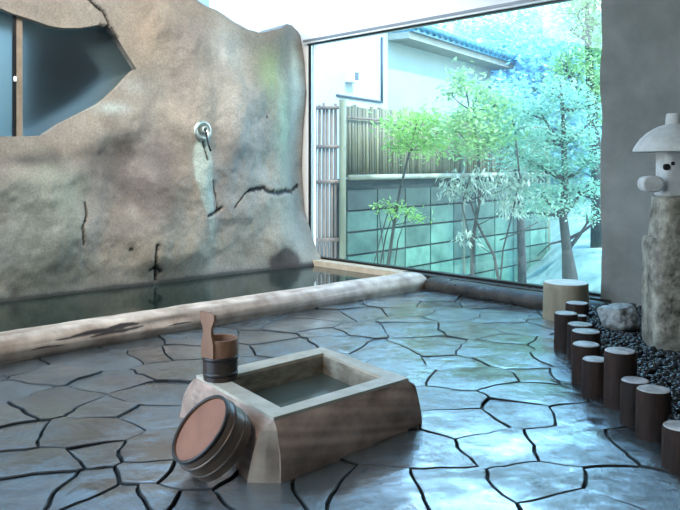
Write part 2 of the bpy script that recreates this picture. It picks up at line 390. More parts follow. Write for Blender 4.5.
def rock_col(s, z):
    n = fbm(s*1.3, z*1.3, 9.1, 4); n2 = fbm(s*4, z*1.6, 3.3, 4); n3 = fbm(s*2.2+7, z*2.2, 6.2, 4)
    c = Vector((.232, .213, .188))
    def mix(c, t, k): return c if k < .004 else c.lerp(Vector(t), min(1, k))
    def B(*a): return blob(s, z, *a, real=True)
    c = mix(c, (.27, .225, .18), .4*sm(.0, .6, n))
    c = mix(c, (.165, .16, .155), .5*sm(.1, .8, -n))
    c = mix(c, (.32, .315, .285), .35*sm(.1, .7, n2))
    c = mix(c, (.105, .090, .084), .95*sm(.2, .8, B(138, 172, 52, 64)*(1+1.1*n3)))
    c = mix(c, (.085, .078, .088), .85*B(160, 163, 14, 26))
    c = mix(c, (.20, .165, .135), .5*B(60, 150, 60, 16))
    c = mix(c, (.185, .205, .175), .85*sm(.15, .7, B(40, 245, 62, 80)*(1+.8*n3)))  # grey-green lower lobe, its dimmer light mixed into the colour
    c = mix(c, (.25, .285, .235), .6*B(62, 200, 22, 30))
    c = mix(c, (.12, .13, .12), .5*B(5, 240, 24, 70))
    c = mix(c, (.29, .235, .18), .8*B(148, 35, 26, 40))
    c = mix(c, (.155, .142, .14), .75*B(190, 34, 20, 18))
    c = mix(c, (.17, .155, .15), .6*B(182, 85, 9, 40))
    c = mix(c, (.31, .26, .20), .75*B(196, 200, 24, 70))
    c = mix(c, (.36, .355, .33), .7*B(238, 95, 24, 70))
    c = mix(c, (.42, .46, .46), .75*B(228, 46, 16, 26))
    c = mix(c, (.25, .33, .17), .85*B(270, 74, 13, 24))
    c = mix(c, (.30, .36, .24), .75*B(284, 120, 13, 45))
    c = mix(c, (.48, .52, .44), .7*B(296, 85, 8, 40))
    c = mix(c, (.33, .31, .24), .6*B(275, 215, 30, 45))
    c = mix(c, (.32, .28, .215), .7*B(190, 250, 85, 20))
    c = mix(c, (.15, .14, .135), .55*B(228, 150, 12, 9))
    c = mix(c, (.045, .045, .045), .9*B(30, 160, 26, 7)*sm(-.5, .2, n3+.3))  # shadow patch under the opening, painted into the rock colour
    c = mix(c, (.05, .05, .045), .7*B(55, 157, 8, 9))  # right end of the same painted shadow
    c = mix(c, (.11, .10, .092), .7*B(104, 155, 34, 9)*(1+n3))
    c = mix(c, (.10, .09, .085), .6*B(130, 225, 20, 10)*(1+n3))
    c = mix(c, (.145, .135, .13), .5*B(232, 158, 16, 14))
    c = mix(c, (.40, .47, .46), .8*B(112, 108, 16, 6))
    c = mix(c, (.33, .36, .35), .5*B(135, 86, 14, 10))
    # mineral streak under the spout
    sc, zt = STK[0]; zb = STK[1][1]
    f = (zt-z)/(zt-zb); cs = sc+.24*max(0, f-.35)
    if -.05 < f < 1.15:
        w = lerp_tab([(0, .07), (.15, .11), (.4, .115), (.6, .085), (.75, .05), (1.1, .04)], f)+.015*n3
        c = mix(c, (.38, .44, .38), .85*(1-sm(w*.75, w*1.15, abs(s-cs)))*sm(-.04, .02, f)*(1-sm(.55, 1.1, f)))
    # tide line at the water
    c = mix(c, (.03, .03, .027), .9*(1-sm(.075, max(.085, .108+.03*n2), z)))
    c = mix(c, (.30, .27, .21), .4*sm(.1, .14, z)*(1-sm(.2, .4, z)))
    c = mix(c, (.05, .035, .03), .92*sm(.2, .6, B(284, 262, 14, 13)*(1+.6*n2)))
    c = mix(c, (.06, .05, .045), .8*B(15, 293, 5, 8))
    p = Vector((s, z))
    for path, w in CRACK_SHADE_LINES:
        if not near(path, s, z, w*4): continue
        q = seg_dist(p, path)
        w2 = max(.006, w*(1+.9*nz(s*26, z*26)))
        c = mix(c, (.012, .01, .009), 1-sm(w2*.6, w2*1.25, q))
    for (a, b), r in DOTS:
        c = mix(c, (.012, .01, .009), 1-sm(r*.7, r*1.3, (p-Vector((a, b))).length))
    return c*.92
ss = [-4+.06*i for i in range(62)]
x = ss[-1]+.012
while x < SEND: ss.append(x); x += .0135
ss.append(SEND)
NZ = 215
bm = bmesh.new()
front = []
for s in ss:
    top = lerp_tab(TOP, s)+.02*nz(s*6, 0, 3)*(1-sm(2.9, 3.3, s))
    colv = []
    for j in range(NZ+1):
        z = -.3+(top+.3)*j/NZ
        q = R2(s, rock_d(s, z)); colv.append(bm.verts.new((q.x, q.y, z)))
    front.append(colv)
for i in range(len(ss)-1):
    for j in range(NZ):
        f = bm.faces.new((front[i][j], front[i+1][j], front[i+1][j+1], front[i][j+1])); f.smooth = True
backv = []
for i, s in enumerate(ss):
    zt = front[i][-1].co.z
    q = R2(s, -.62)
    backv.append((bm.verts.new((q.x, q.y, -.3)), bm.verts.new((q.x, q.y, zt-.02))))
for i in range(len(ss)-1):
    bm.faces.new((backv[i+1][0], backv[i][0], backv[i][1], backv[i+1][1]))
    bm.faces.new((front[i][-1], front[i+1][-1], backv[i+1][1], backv[i][1]))
    bm.faces.new((front[i+1][0], front[i][0], backv[i][0], backv[i+1][0]))
bm.faces.new([front[0][j] for j in range(NZ+1)]+[backv[0][1], backv[0][0]])
bm.faces.new(([front[-1][j] for j in range(NZ+1)]+[backv[-1][1], backv[-1][0]])[::-1])
rock = build('wall_left', bm, None)
bm = bmesh.new()
ra = [bm.verts.new((*R2(s, .6), z)) for s, z in hp]; rb = [bm.verts.new((*R2(s, -.16), z)) for s, z in hp]
rc = [bm.verts.new((*R2(s, -.9), z)) for s, z in hp]
n = len(hp)
bm.faces.new(ra); bm.faces.new(rc[::-1])
for i in range(n):
    bm.faces.new((ra[i], rb[i], rb[(i+1) % n], ra[(i+1) % n])); bm.faces.new((rb[i], rc[i], rc[(i+1) % n], rb[(i+1) % n]))
cut = build('cutter', bm)
md = rock.modifiers.new('b', 'BOOLEAN'); md.object = cut; md.operation = 'DIFFERENCE'; md.solver = 'EXACT'
dg = bpy.context.evaluated_depsgraph_get(); dg.update()
me2 = bpy.data.meshes.new_from_object(rock.evaluated_get(dg))
rock.modifiers.clear(); rock.data = me2; me2.name = 'wall_left'
bpy.data.objects.remove(cut, do_unlink=True)
me2.materials.clear(); me2.materials.append(M['rock'])
def rc_(co):
    q = Vector((co.x, co.y))-A
    s = q.dot(ad); return rock_col(s, co.z)
setcol(rock, rc_)
for p in me2.polygons: p.use_smooth = True
smooth_by_angle(rock, 50)
tag(rock, 'rough sculpted grey-brown rock wall with a cut-out window', kind='structure')

# rock wall window: frosted panes, bar, latch
wroot = bpy.data.objects.new('window_1', None); C.objects.link(wroot); wroot.location = (*R2(.4, -.2), 1.3)
wroot['kind'] = 'structure'; wroot['label'] = 'frosted pane in the odd-shaped opening of the rock wall'
def slab_sz(name, poly, d0, d1, m, parent):
    bm = bmesh.new()
    a = [bm.verts.new((*R2(s, d0), z)) for s, z in poly]; b = [bm.verts.new((*R2(s, d1), z)) for s, z in poly]
    k = len(poly); bm.faces.new(a); bm.faces.new(b[::-1])
    for i in range(k): bm.faces.new((a[i], b[i], b[(i+1) % k], a[(i+1) % k]))
    return build(name, bm, m, parent)
sL, _ = SZ(-70, 100); sM, _ = SZ(16, 80, -.07); sR, _ = SZ(150, 80)
slab_sz('pane', [(sM, 1.1), (sR, 1.1), (sR, 2.75), (sM, 2.75)], -.085, -.09, M['frosted'], wroot)
slab_sz('pane', [(sL, 1.1), (sM, 1.1), (sM, 2.75), (sL, 2.75)], -.065, -.07, M['frosted'], wroot)
s1, _ = SZ(13.0, 80, -.05); s2, _ = SZ(16.5, 80, -.05); s3, _ = SZ(22.5, 80, -.05)
slab_sz('frame', [(s1, 1.1), (s2, 1.1), (s2, 2.75), (s1, 2.75)], -.05, -.08, M['frame_black'], wroot)
slab_sz('frame', [(s2, 1.1), (s3, 1.1), (s3, 2.75), (s2, 2.75)], -.05, -.095, M['frame_wood'], wroot)
bm = bmesh.new(); q = R2((s1+s2)/2, -.042); zz = SZ(14, 79, -.04)[1]
lathe(bm, [(.010, -.02), (.014, -.014), (.014, .014), (.010, .02)], Matrix.Translation((q.x, q.y, zz)), 12)
build('latch', bm, M['frame_white'], wroot, True)
# panels added behind the frosted pane to give its light and dark tones
bm = bmesh.new(); p = [R2(-6, -3.2), R2(3.3, -3.2), R2(3.3, -3.3), R2(-6, -3.3)]
prism(bm, p, -.2, 4.6)
y = build('pale_backdrop', bm, mat('teal_backdrop', (.10, .16, .17), (.14, .20, .21), rough=.8, scale=2)); tag(y, 'pale backdrop added to lighten the left of the frosted pane', 'wall')
bm = bmesh.new(); p = [R2(.62, -1.1), R2(2.6, -1.1), R2(2.6, -1.25), R2(.62, -1.25)]
prism(bm, p, -.2, 2.75)
y = build('dark_backdrop', bm, mat('dark_backdrop_wood', (.022, .028, .030), (.036, .043, .046), rough=.7, scale=3)); tag(y, 'dark shed panel added to darken the right of the frosted pane', 'backdrop')

# spout
sp, zp = SZd(202, 130.5)
dsp = rock_d(sp, zp); q = R2(sp, dsp)
sr = empty('water_spout', (q.x, q.y, zp), 'round metal water spout set in the rock wall above a pale streak', 'spout')
Rot = Vector((nR.x, nR.y, .08)).to_track_quat('Z', 'Y').to_matrix().to_4x4()
Tm = Matrix.Translation((q.x, q.y, zp)) @ Rot
bm = bmesh.new(); lathe(bm, [(.098, -.06), (.100, .01), (.088, .028), (.066, .030), (.058, .012)], Tm, 32); build('flange', bm, M['metal'], sr, True)
bm = bmesh.new(); lathe(bm, [(.034, .0), (.036, .055), (.030, .062), (.022, .062), (.020, .03)], Tm, 24); build('nozzle', bm, M['metal'], sr, True)
bm = bmesh.new()
b0 = Tm @ Vector((0, 0, .05)); b1 = b0+Vector((.012, -.01, -.03)); b2 = b0+Vector((.035, -.01, -.14)); b3 = b0+Vector((.055, 0, -.2))
tube(bm, [b0, b1, b2, b3], [.009, .009, .008, .011], 8); build('chain', bm, M['frame_black'], sr, True)

# ---------------------------------------------------------------- shell
bm = bmesh.new()
ZT = 2.53
pc = [W(-7, .0), W(12, 0), W(12, .22), W(-7, .22)]
prism(bm, [W(-7, 0), W(3.28, 0), W(3.28, .22), W(-7, .22)], ZT, 4.2)
struct('wall_back', bm, M['plaster'], label='white wall band above the big window')
bm = bmesh.new(); prism(bm, [W(-7, 0), W(-.285, 0), W(-.285, .03), W(-7, .03)], -.3, ZT)
struct('wall_behind_rock', bm, M['plaster'])
# grey plaster wall right of the window
bm = bmesh.new()
tcol = None
for i in range(1): pass
def t_at(u, out):     # window-line parameter hit by pixel column u, plane offset by out
    k = (u-340)/F; o = W0+wn*out
    return (k*o.y-o.x)/(wd.x-k*wd.y)
tc0 = t_at(601, -.12)
tc1 = tc0+2.4
def gwall():
    bm = bmesh.new(); nx, nzv = 60, 90
    grid = []
    for i in range(nx+1):
        t = tc0+(tc1-tc0)*i/nx; colv = []
        for j in range(nzv+1):
            z = -.2+4.4*j/nzv
            o = -.12-.018*fbm(t*1.5, z*1.5, 8, 4)+.10*(1-sm(0, .05, t-tc0))*0
            e = .012*fbm(z*3, 5, 1, 3) if i == 0 else 0
            q = W(t+e, o); colv.append(bm.verts.new((q[0], q[1], z)))
        grid.append(colv)
    for i in range(nx):
        for j in range(nzv): bm.faces.new((grid[i][j], grid[i+1][j], grid[i+1][j+1], grid[i][j+1]))
    bk = []
    for i in (0, nx):
        col = [bm.verts.new((*W(tc0 if i == 0 else tc1, .3), grid[i][j].co.z)) for j in range(nzv+1)]
        bk.append(col)
        for j in range(nzv):
            bm.faces.new((grid[i][j], grid[i][j+1], col[j+1], col[j]) if i == 0 else (grid[i][j], col[j], col[j+1], grid[i][j+1]))
    bm.faces.new((bk[0][0], bk[0][-1], bk[1][-1], bk[1][0]))
    return bm
gw = struct('wall_right', gwall(), M['greywall'], label='grey rough plaster wall beside the big window, behind the lantern')
smooth_by_angle(gw, 40)
bm = bmesh.new(); c0 = Vector(W(tc1, -.12)); c1 = Vector((c0.x+.1, -2.0))
prism(bm, [c0, (c0.x+.15, c0.y), (c0.x+.15, -2), (c0.x, -2)], -.2, 4.2)
struct('wall_side', bm, M['drywall'])  # unseen side wall, put in to block light from the right
bm = bmesh.new()
prism(bm, [R2(-4.2, -.7), R2(3.6, -.7), W(-.9, .3), W(tc1+.2, .3), (c0.x+.2, -2.2), (-5.6, -2.2)], 4.15, 4.3)
struct('ceiling', bm, M['ceiling'])
bm = bmesh.new(); prism(bm, [(-5.4, -2.15), (c0.x+.15, -2.15), (c0.x+.15, -2.0), (-5.4, -2.0)], -.2, 4.2)
struct('wall_rear', bm, M['drywall'])  # unseen rear wall, widened to cut the light from behind

# big window
def wbox(name, t0, t1, o0, o1, z0, z1, m, parent, z0b=None, z1b=None):
    bm = bmesh.new(); prism(bm, [W(t0, o0), W(t1, o0), W(t1, o1), W(t0, o1)], z0, z1)
    return build(name, bm, m, parent)
big = bpy.data.objects.new('window_2', None); C.objects.link(big); big.location = (*W(1.5), .12); big['kind'] = 'structure'
big['label'] = 'large picture window over the garden'
tL = t_at(310.5, 0); tR = 3.3
ZB = .125
wbox('glass', tL, tR, .0, .012, ZB, 2.50, M['glass'], big)
wbox('frame', tL-.03, tR, -.02, .02, 2.488, 2.505, M['frame_black'], big)
wbox('frame', tL-.045, tR, -.05, .03, 2.505, 2.522, M['frame_white'], big)
wbox('frame', tL-.06, tR, -.06, .03, 2.522, 2.548, M['frame_grey'], big)
wbox('frame', tL-.024, tL-.0, -.01, .012, ZB, 2.49, M['frame_black'], big)
wbox('frame', tL+.004, tL+.034, .02, .05, ZB, 2.49, M['frame_white'], big)
wbox('frame', tL, tR, -.03, .04, ZB-.005, ZB+.015, M['frame_black'], big)

# ---------------------------------------------------------------- floor of flagstones
LOGA = Vector((-1.955, 4.43)); LOGB = Vector((.736, 7.08)); ld = (LOGB-LOGA).normalized(); ln = Vector((-ld.y, ld.x))
seedpx = [(55,375),(112,359),(147,355),(120,382),(55,403),(10,412),(108,408),(155,394),(152,414),(5,393),(30,437),(85,431),(98,453),(25,465),(155,447),
 (70,492),(8,495),(150,478),(115,507),(186,478),(250,492),(202,507),(135,503),(330,485),(510,447),(412,450),(445,493),(560,480),(582,447),(596,508),(383,493),
 (455,420),(443,400),(470,377),(535,375),(532,393),(525,412),(575,415),(395,303),(360,313),(437,297),(508,312),(427,344),(382,348),(492,348),(521,328),(366,330),(521,362),
 (450,367),(185,352),(255,337),(284,347),(300,325),(325,315),(325,333),(225,350),(410,320),(450,315),(470,330),(640,490),(655,450)]
seeds = [Vector(G(*p)[:2]) for p in seedpx]
random.seed(11)
tries = 0
while tries < 9000:
    tries += 1
    p = Vector((random.uniform(-5.5, 4.0), random.uniform(-1.5, 7.6)))
    rr = .36 if p.y < 3.9 else .29
    if all((p-q).length > rr for q in seeds): seeds.append(p)
def clip(poly, n, c):     # keep n.p <= c
    out = []
    for i in range(len(poly)):
        a = poly[i]; b = poly[(i+1) % len(poly)]; da = n.dot(a)-c; db = n.dot(b)-c
        if da <= 0: out.append(a)
        if (da < 0 < db) or (db < 0 < da): out.append(a+(b-a)*(da/(da-db)))
    return out
wt = [random.uniform(-.022, .022) for _ in seeds]
fl = bmesh.new(); lay = fl.verts.layers.float_color.new('stain_shade')
random.seed(5)
for i, sd in enumerate(seeds):
    poly = [Vector((-6, -2)), Vector((4.5, -2)), Vector((4.5, 8)), Vector((-6, 8))]
    for j, o in enumerate(seeds):
        if j != i and (o-sd).length < 1.6:
            n = (o-sd); poly = clip(poly, n, n.dot((o+sd)/2)+(wt[i]-wt[j])/2)
            if len(poly) < 3: break
    if len(poly) < 3: continue
    poly = clip(poly, ln, ln.dot(LOGA)+.1)
    if len(poly) < 3: continue
    poly = clip(poly, wn, wn.dot(W0)-.02)
    if len(poly) < 3: continue
    cen = sum(poly, Vector((0, 0)))/len(poly)
    # resample edges, shared warp so joints stay even
    pts = []
    for a, b in zip(poly, poly[1:]+poly[:1]):
        k = max(1, int((b-a).length/.045))
        for t in range(k): pts.append(a+(b-a)*(t/k))
    wp = []
    for p in pts:
        q = p+Vector((fbm(p.x*2.6, p.y*2.6, 1.1, 4), fbm(p.x*2.6, p.y*2.6, 5.1, 4)))*.055
        wp.append(q)
    def inset(w, extra=0):
        r = []
        m = len(wp)
        for k in range(m):
            e = wp[(k+1) % m]-wp[k-1]
            if e.length < 1e-6: e = Vector((1, 0))
            nn = Vector((-e.y, e.x)).normalized()
            if nn.dot(cen-wp[k]) < 0: nn = -nn
            r.append(wp[k]+nn*w)
        return r
    gap = random.uniform(.002, .0075)*(1-.5*sm(3.6, 5, sd.y))
    tilt = Vector((random.uniform(-1, 1), random.uniform(-1, 1)))*.018; hz = random.uniform(-.003, .004)
    def zat(p): return hz+tilt.dot(p-cen)+.003*fbm(p.x*5, p.y*5, 2, 3)
    tone = random.uniform(.5, 1.4); warm = random.uniform(-.06, .08)
    col = (tone*(1+warm), tone, tone*(1-warm*.6), 1)
    r0 = [fl.verts.new((p.x, p.y, -.035)) for p in inset(gap)]
    r1 = [fl.verts.new((p.x, p.y, zat(p)-.005)) for p in inset(gap+.0005)]
    r2 = [fl.verts.new((p.x, p.y, zat(p)-.0005)) for p in inset(gap+.0045)]
    rings = [r0, r1, r2]
    for f_ in (.75, .45):
        rings.append([fl.verts.new((*((v.co.xy-cen)*f_+cen), 0)) for v in r2])
    for r in rings[3:]:
        for v in r: v.co.z = zat(v.co.xy)+.0005
    cv = fl.verts.new((cen.x, cen.y, hz))
    m = len(r0)
    for ra_, rb_ in zip(rings, rings[1:]):
        for k in range(m):
            try:
                f = fl.faces.new((ra_[k], ra_[(k+1) % m], rb_[(k+1) % m], rb_[k]))
                if ra_ is r0 or ra_ is r1: f.material_index = 1
            except ValueError: pass
    for k in range(m):
        f = fl.faces.new((rings[-1][k], rings[-1][(k+1) % m], cv))
    for r in rings:
        for v in r: v[lay] = col
    cv[lay] = col
nst = len(fl.faces)
# bedding mortar
qa = [LOGA-ld*6+ln*.1, Vector((-6, -2)), Vector((4.5, -2)), Vector((4.5, 3.6)), Vector(W(1.2, -.02)), LOGB+ld*.9+ln*.1]
bb = bmesh.new()
base = [Vector((-8, -2)), Vector((4.5, -2)), Vector((4.5, 9)), Vector((-8, 9))]
base = clip(base, ln, ln.dot(LOGA)+.1); base = clip(base, wn, wn.dot(W0)-.02)
vs = [fl.verts.new((p.x, p.y, -.016)) for p in base]; vb = [fl.verts.new((p.x, p.y, -.25)) for p in base]
f = fl.faces.new(vs); f.material_index = 1; f2 = fl.faces.new(vb[::-1]); f2.material_index = 1
for i in range(len(vs)):
    f = fl.faces.new((vb[i], vb[(i+1) % len(vs)], vs[(i+1) % len(vs)], vs[i])); f.material_index = 1
floor = build('floor', fl, [M['slate'], M['grout']])
floor['kind'] = 'structure'; floor['label'] = 'wet blue-grey crazy paving floor'

# --- pool
bm = bmesh.new()
pl = [R2(-4.2, .35), R2(SEND, .35), Vector(W(.0, -.1)), LOGB+ln*.1+ld*.25, LOGA+ln*.1-ld*5]
pw = [R2(-3.9, -.25), R2(SEND-.0, -.25), Vector(W(-.1, -.05)), Vector(W(1.0, -.05)), LOGB+ln*.12+ld*.2, LOGA+ln*.12-ld*3.3]
prism(bm, pw, -.28, .06)
o = build('pool_water', bm, M['water']); tag(o, 'dark green bath water filling the long pool under the rock wall', 'water', kind='stuff')
# pool edge sill along the window
bm = bmesh.new(); prism(bm, [W(-.38, -.16), W(1.35, -.16), W(1.35, .0), W(-.38, .0)], -.3, .118); bevel(bm, .006)
o = build('pool_sill', bm, M['palewood']); tag(o, 'pale timber sill board between bath pool and big window', 'sill')
o.data.materials[0] = M['palewood']
# ground bit between
def logsweep(name, p0, p1, prof, m, wob=.012, step=.03, ends=(.06, .06), seedv=0, colf=None, endscale=.55):
    p0 = Vector(p0); p1 = Vector(p1); L = (p1-p0).length; d = (p1-p0)/L; n = Vector((-d.y, d.x))
    k = int(L/step); rings = []
    for i in range(k+1):
        s = L*i/k; e = 1.0
        if s < ends[0]: e = endscale+(1-endscale)*math.sqrt(max(0, 1-(1-s/ends[0])**2))
        if L-s < ends[1]: e = endscale+(1-endscale)*math.sqrt(max(0, 1-(1-(L-s)/ends[1])**2))
        ring = []
        wv = .02*nz(s*.9, seedv, 2)
        for a, z in prof(s, L):
            r = wob*fbm(s*2.2, a*6+z*9, seedv+1, 3)+wob*.25*fbm(s*9, a*25, z*25+seedv, 2)
            cz = .07
            aa = a*e*(1+r*4)+wv; zz = cz+(z-cz)*e*(1+r*3) if z > .0 else z
            q = p0+d*s+n*aa
            ring.append(Vector((q.x, q.y, zz)))
        rings.append(ring)
    bm = bmesh.new(); loft(bm, rings)
    o = build(name, bm, m, None, True); smooth_by_angle(o, 45)
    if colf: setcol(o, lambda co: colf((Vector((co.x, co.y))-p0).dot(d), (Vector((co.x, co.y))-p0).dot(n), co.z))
    return o
LS = 3.2   # log starts this far left of LOGA
crpath = [(LS+(G(50, 362)-Vector((*LOGA, 0))).xy.dot(ld), .075)]
def logprof(s, L):
    # across (0 = floor-side edge) ; height: front bulges, top nearly flat, back drops to the water
    w = .215-.02*s/L; h = .165-.012*s/L
    pts = []
    shape = [(.03, -.02), (.005, .02), (-.012, .06), (-.005, .10), (.02, .135), (.055, .155), (.10, .163), (.15, .163), (.185, .158), (.205, .14), (.213, .10), (.21, .05), (.20, -.02), (.12, -.05)]
    for a, z in shape:
        sc = h/.165
        zz = z*sc
        # long split on the front face
        if .05 < z < .14 and a < .05:
            c = .105+.012*math.sin(s*2.1)
            g = math.exp(-((z-c)/.014)**2)*sm(4.05-.6, 4.25-.6, s)*(1-sm(4.9-.6, 5.2-.6, s))
            a += .03*g
        pts.append((a*w/.215, zz))
    # refine profile
    out = []; m = len(pts)
    for i in range(m):
        p0, p1, p2, p3 = pts[i-1], pts[i], pts[(i+1) % m], pts[(i+2) % m]
        K = 7 if i < 6 else 3
        for k in range(K):
            t = k/K
            out.append(tuple(.5*(2*p1[c]+(p2[c]-p0[c])*t+(2*p0[c]-5*p1[c]+4*p2[c]-p3[c])*t*t+(3*p1[c]-p0[c]-3*p2[c]+p3[c])*t**3) for c in (0, 1)))
    return out
LOGCR = []
def slog(u): q = G(u, 352); return LS+(Vector((q.x, q.y))-LOGA).dot(ld)
for u0, u1, z0, z1, w in ((48, 125, .088, .098, .0045), (72, 178, .094, .106, .009), (98, 186, .074, .088, .006), (130, 172, .112, .118, .004), (14, 60, .06, .055, .003), (225, 270, .06, .065, .003)):
    LOGCR.append((slog(u0), slog(u1), z0, z1, w))
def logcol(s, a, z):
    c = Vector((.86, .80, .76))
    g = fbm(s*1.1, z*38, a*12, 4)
    c = c*max(.4, 1+.42*g)*(1-.35*(1-sm(.0, .05, z)))  # grain streaks, darker towards the bottom
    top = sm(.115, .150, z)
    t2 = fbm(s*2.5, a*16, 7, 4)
    c = c.lerp(Vector((1.28, 1.32, 1.36))*(1+.22*t2), top*(.55+.45*sm(-.2, .3, t2)))  # top whitened: a highlight put into the log colour
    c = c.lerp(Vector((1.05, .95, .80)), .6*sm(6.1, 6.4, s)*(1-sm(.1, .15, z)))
    for s0, s1, z0, z1, w in LOGCR:
        if s0 < s < s1 and a < .09:
            t = (s-s0)/(s1-s0)
            zz = z0+(z1-z0)*t+.007*nz(s*9, z0*90)
            ww = w*(.5+1.0*math.sin(PI*t))*(1+.5*nz(s*20, 3))
            c = c.lerp(Vector((.07, .05, .045)), 1-sm(ww*.6, ww*1.5+.001, abs(z-zz)))
    return c
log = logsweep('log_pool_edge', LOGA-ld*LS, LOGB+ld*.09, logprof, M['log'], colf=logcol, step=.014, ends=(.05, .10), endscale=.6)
tag(log, 'long weathered tree trunk forming the floor-side edge of the bath pool', 'log')

def kprof(s, L):
    n = 16; out = []
    for i in range(n):
        th = 2*PI*i/n; out.append((.10+.10*math.cos(th), .045+.072*math.sin(th)))
    return out
K0 = G(424, 290).xy; K1 = Vector(W(3.45, -.32))
kerb = logsweep('window_kerb_log', K0, K1, kprof, M['darklog'], wob=.02, seedv=9, ends=(.03, .03), endscale=.75)
tag(kerb, 'dark wet log laid along the foot of the big window', 'log')
# sealing strip of ground under the window
bm = bmesh.new(); prism(bm, [W(1.25, -.12), W(3.6, -.12), W(3.6, .05), W(1.25, .05)], -.2, .119)
struct('trim_1', bm, M['darklog'], label='low dark upstand under the window glass')

# --- square tub
TT = .22
tb = G(322, 347, TT); trt = G(408.5, 378, TT); tf = G(273.5, 417.5, TT); tl = tb+tf-trt
ib = G(323, 353, TT); ir = G(383, 377, TT); iF = G(281, 407.5, TT); il = G(224, 377.5, TT)
tc_ = (tb+trt+tf+tl)/4
tub = empty('sunken_square_bath', (tc_.x, tc_.y, 0), 'square wooden bath of thick hewn slabs standing on the paving, full of water', 'bath')
outer = [tb, trt, tf, tl]; inner = [ib, ir, iF, il]
def down(p, z): return Vector((p.x, p.y, z))
# base outline with chamfered corners (pairs per corner: incoming, outgoing)
Bf_l = G(248, 482.5); Bf_r = G(280, 483.5); Br_f = G(422, 423); Br_b = Br_f+Vector((-.015, .07, 0))
Bb_r = tb+Vector((.07, .10, -TT)); Bb_l = tb+Vector((-.06, .09, -TT)); Bl_b = tl+Vector((-.10, .10, -TT)); Bl_f = G(181, 408)
TH = .013
rimz = TT-TH
sides = [(tb, trt, ib, ir, Bb_r, Br_b), (trt, tf, ir, iF, Br_f, Bf_r), (tf, tl, iF, il, Bf_l, Bl_f), (tl, tb, il, ib, Bl_b, Bb_l)]
def scol(co):
    g = fbm((co.x-co.y)*2.5, (co.x+co.y)*6+co.z*42, 1, 4); g2 = fbm(co.x*4, co.y*4, co.z*9, 3)
    k = max(.35, 1.0+.42*g+.45*g2)
    return Vector((k, k*.98, k*.97))
for idx, (a, b, c, d, ba, bb_) in enumerate(sides):
    # rim board: outer a-b, inner c-d
    bm = bmesh.new()
    out_ = ((a+b)/2-(c+d)/2).normalized()
    poly = [a, b, d, c]
    g = .0015
    prism(bm, [(p.x, p.y) for p in poly], rimz, TT); bevel(bm, .004, 2)
    r = build('rim_board', bm, M['palewood'], tub)
    bm = bmesh.new(); c2 = c.lerp(tc_, .022); d2 = d.lerp(tc_, .022)
    prism(bm, [(p.x, p.y) for p in (c, d, d2, c2)], .03, rimz); build('lit_inner_board', bm, M['lit_inner'], tub)
    # side slab: lofted along a->b
    bm = bmesh.new(); rings = []
    N_ = 70
    for i in range(N_+1):
        t = i/N_
        top_o = down(a.lerp(b, t), rimz); top_i = down(c.lerp(d, t), rimz); bot_i = down(top_i, -.02)
        bo = ba.lerp(bb_, t)
        bo.z = -.02
        ring = [bot_i, top_i, top_o]
        for k in range(1, 26):
            q = k/26
            bulge = .028*math.sin(q*PI)*(.6 if idx != 1 else 1)
            p = top_o.lerp(bo, q)
            o2 = Vector((out_.x, out_.y, 0)).normalized()
            f_ = q**.75-q
            p += (Vector((bo.x-top_o.x, bo.y-top_o.y, 0)))*f_+o2*bulge*.8
            p += o2*.006*fbm(t*7+idx*5, q*3, 1, 3)*math.sin(PI*min(1, max(0, t*1.0)))
            ring.append(p)
        ring.append(bo)
        rings.append(ring)
    loft(bm, rings); s_ = build('side_slab', bm, M['sideslab'], tub, True); smooth_by_angle(s_, 40); setcol(s_, scol)
# hewn corner faces (end cuts)
for nm, top, p1, p2 in (('corner_block', tf, Bf_l, Bf_r), ('corner_block', trt, Br_f, Br_b)):
    bm = bmesh.new()
    tz = down(top, rimz); inn = tz.lerp(down(tc_, rimz), .06)
    rings = []
    for i in range(9):
        q = i/8; w = q**.36
        a1 = tz.lerp(p1, q); b1 = tz.lerp(p2, q)
        a1 = tz+(p1-tz)*1.0*Vector((w, w, q)).x if False else Vector((tz.x+(p1.x-tz.x)*w, tz.y+(p1.y-tz.y)*w, tz.z+(-.02-tz.z)*q))
        b1 = Vector((tz.x+(p2.x-tz.x)*w, tz.y+(p2.y-tz.y)*w, a1.z))
        m1 = (a1+b1)/2+(((p1+p2)/2-down(tc_, 0)).normalized()*.006)*math.sin(PI*q)
        c1 = down(inn, a1.z)
        rings.append([a1+(b1-a1)*-.05, m1, b1+(b1-a1)*.05, c1])
    rings[0] = [p+Vector((0, 0, 0)) for p in rings[0]]
    e0 = (p2-p1).normalized()*.003
    rings[0] = [tz-e0, tz+(p1+p2-tz*2).normalized()*.002*Vector((1, 1, 0)).x, tz+e0, down(inn, tz.z)]
    loft(bm, rings)
    ob = build(nm, bm, M['log'], tub); setcol(ob, lambda co: Vector((1.1, 1.0, .92))*max(.3, .95+.75*fbm(co.x*34, co.y*34, co.z*3, 3)))
    ob['label'] = 'pale hewn end cut at the corner'
bm = bmesh.new()
prism(bm, [(p.x, p.y) for p in (ib.lerp(tc_, .03), ir.lerp(tc_, .03), iF.lerp(tc_, .03), il.lerp(tc_, .03))], .05, .124)
o = build('tub_water', bm, M['tubwater']); tag(o, 'grey-green water inside the square wooden bath', 'water', kind='stuff')

# ---------------------------------------------------------------- upright dipper bucket, on the tub corner
bx = P(219.5, 376, 3.33); bc = Vector((bx.x, 3.355, TT))
br = empty('dipper_bucket', bc, 'small upright wooden pail with a tall paddle handle, standing on the bath corner', 'bucket')
Tb = Matrix.Translation(bc)
R0 = .073; R1 = .081; HB = .178
bm = bmesh.new(); lathe(bm, [(R0, .001), (R0+(R1-R0)*.55, HB*.58)], Tb, 36, True, False)
lathe(bm, [(R0-.009, HB*.58), (R0-.009, .0015)], Tb, 36, False, False)
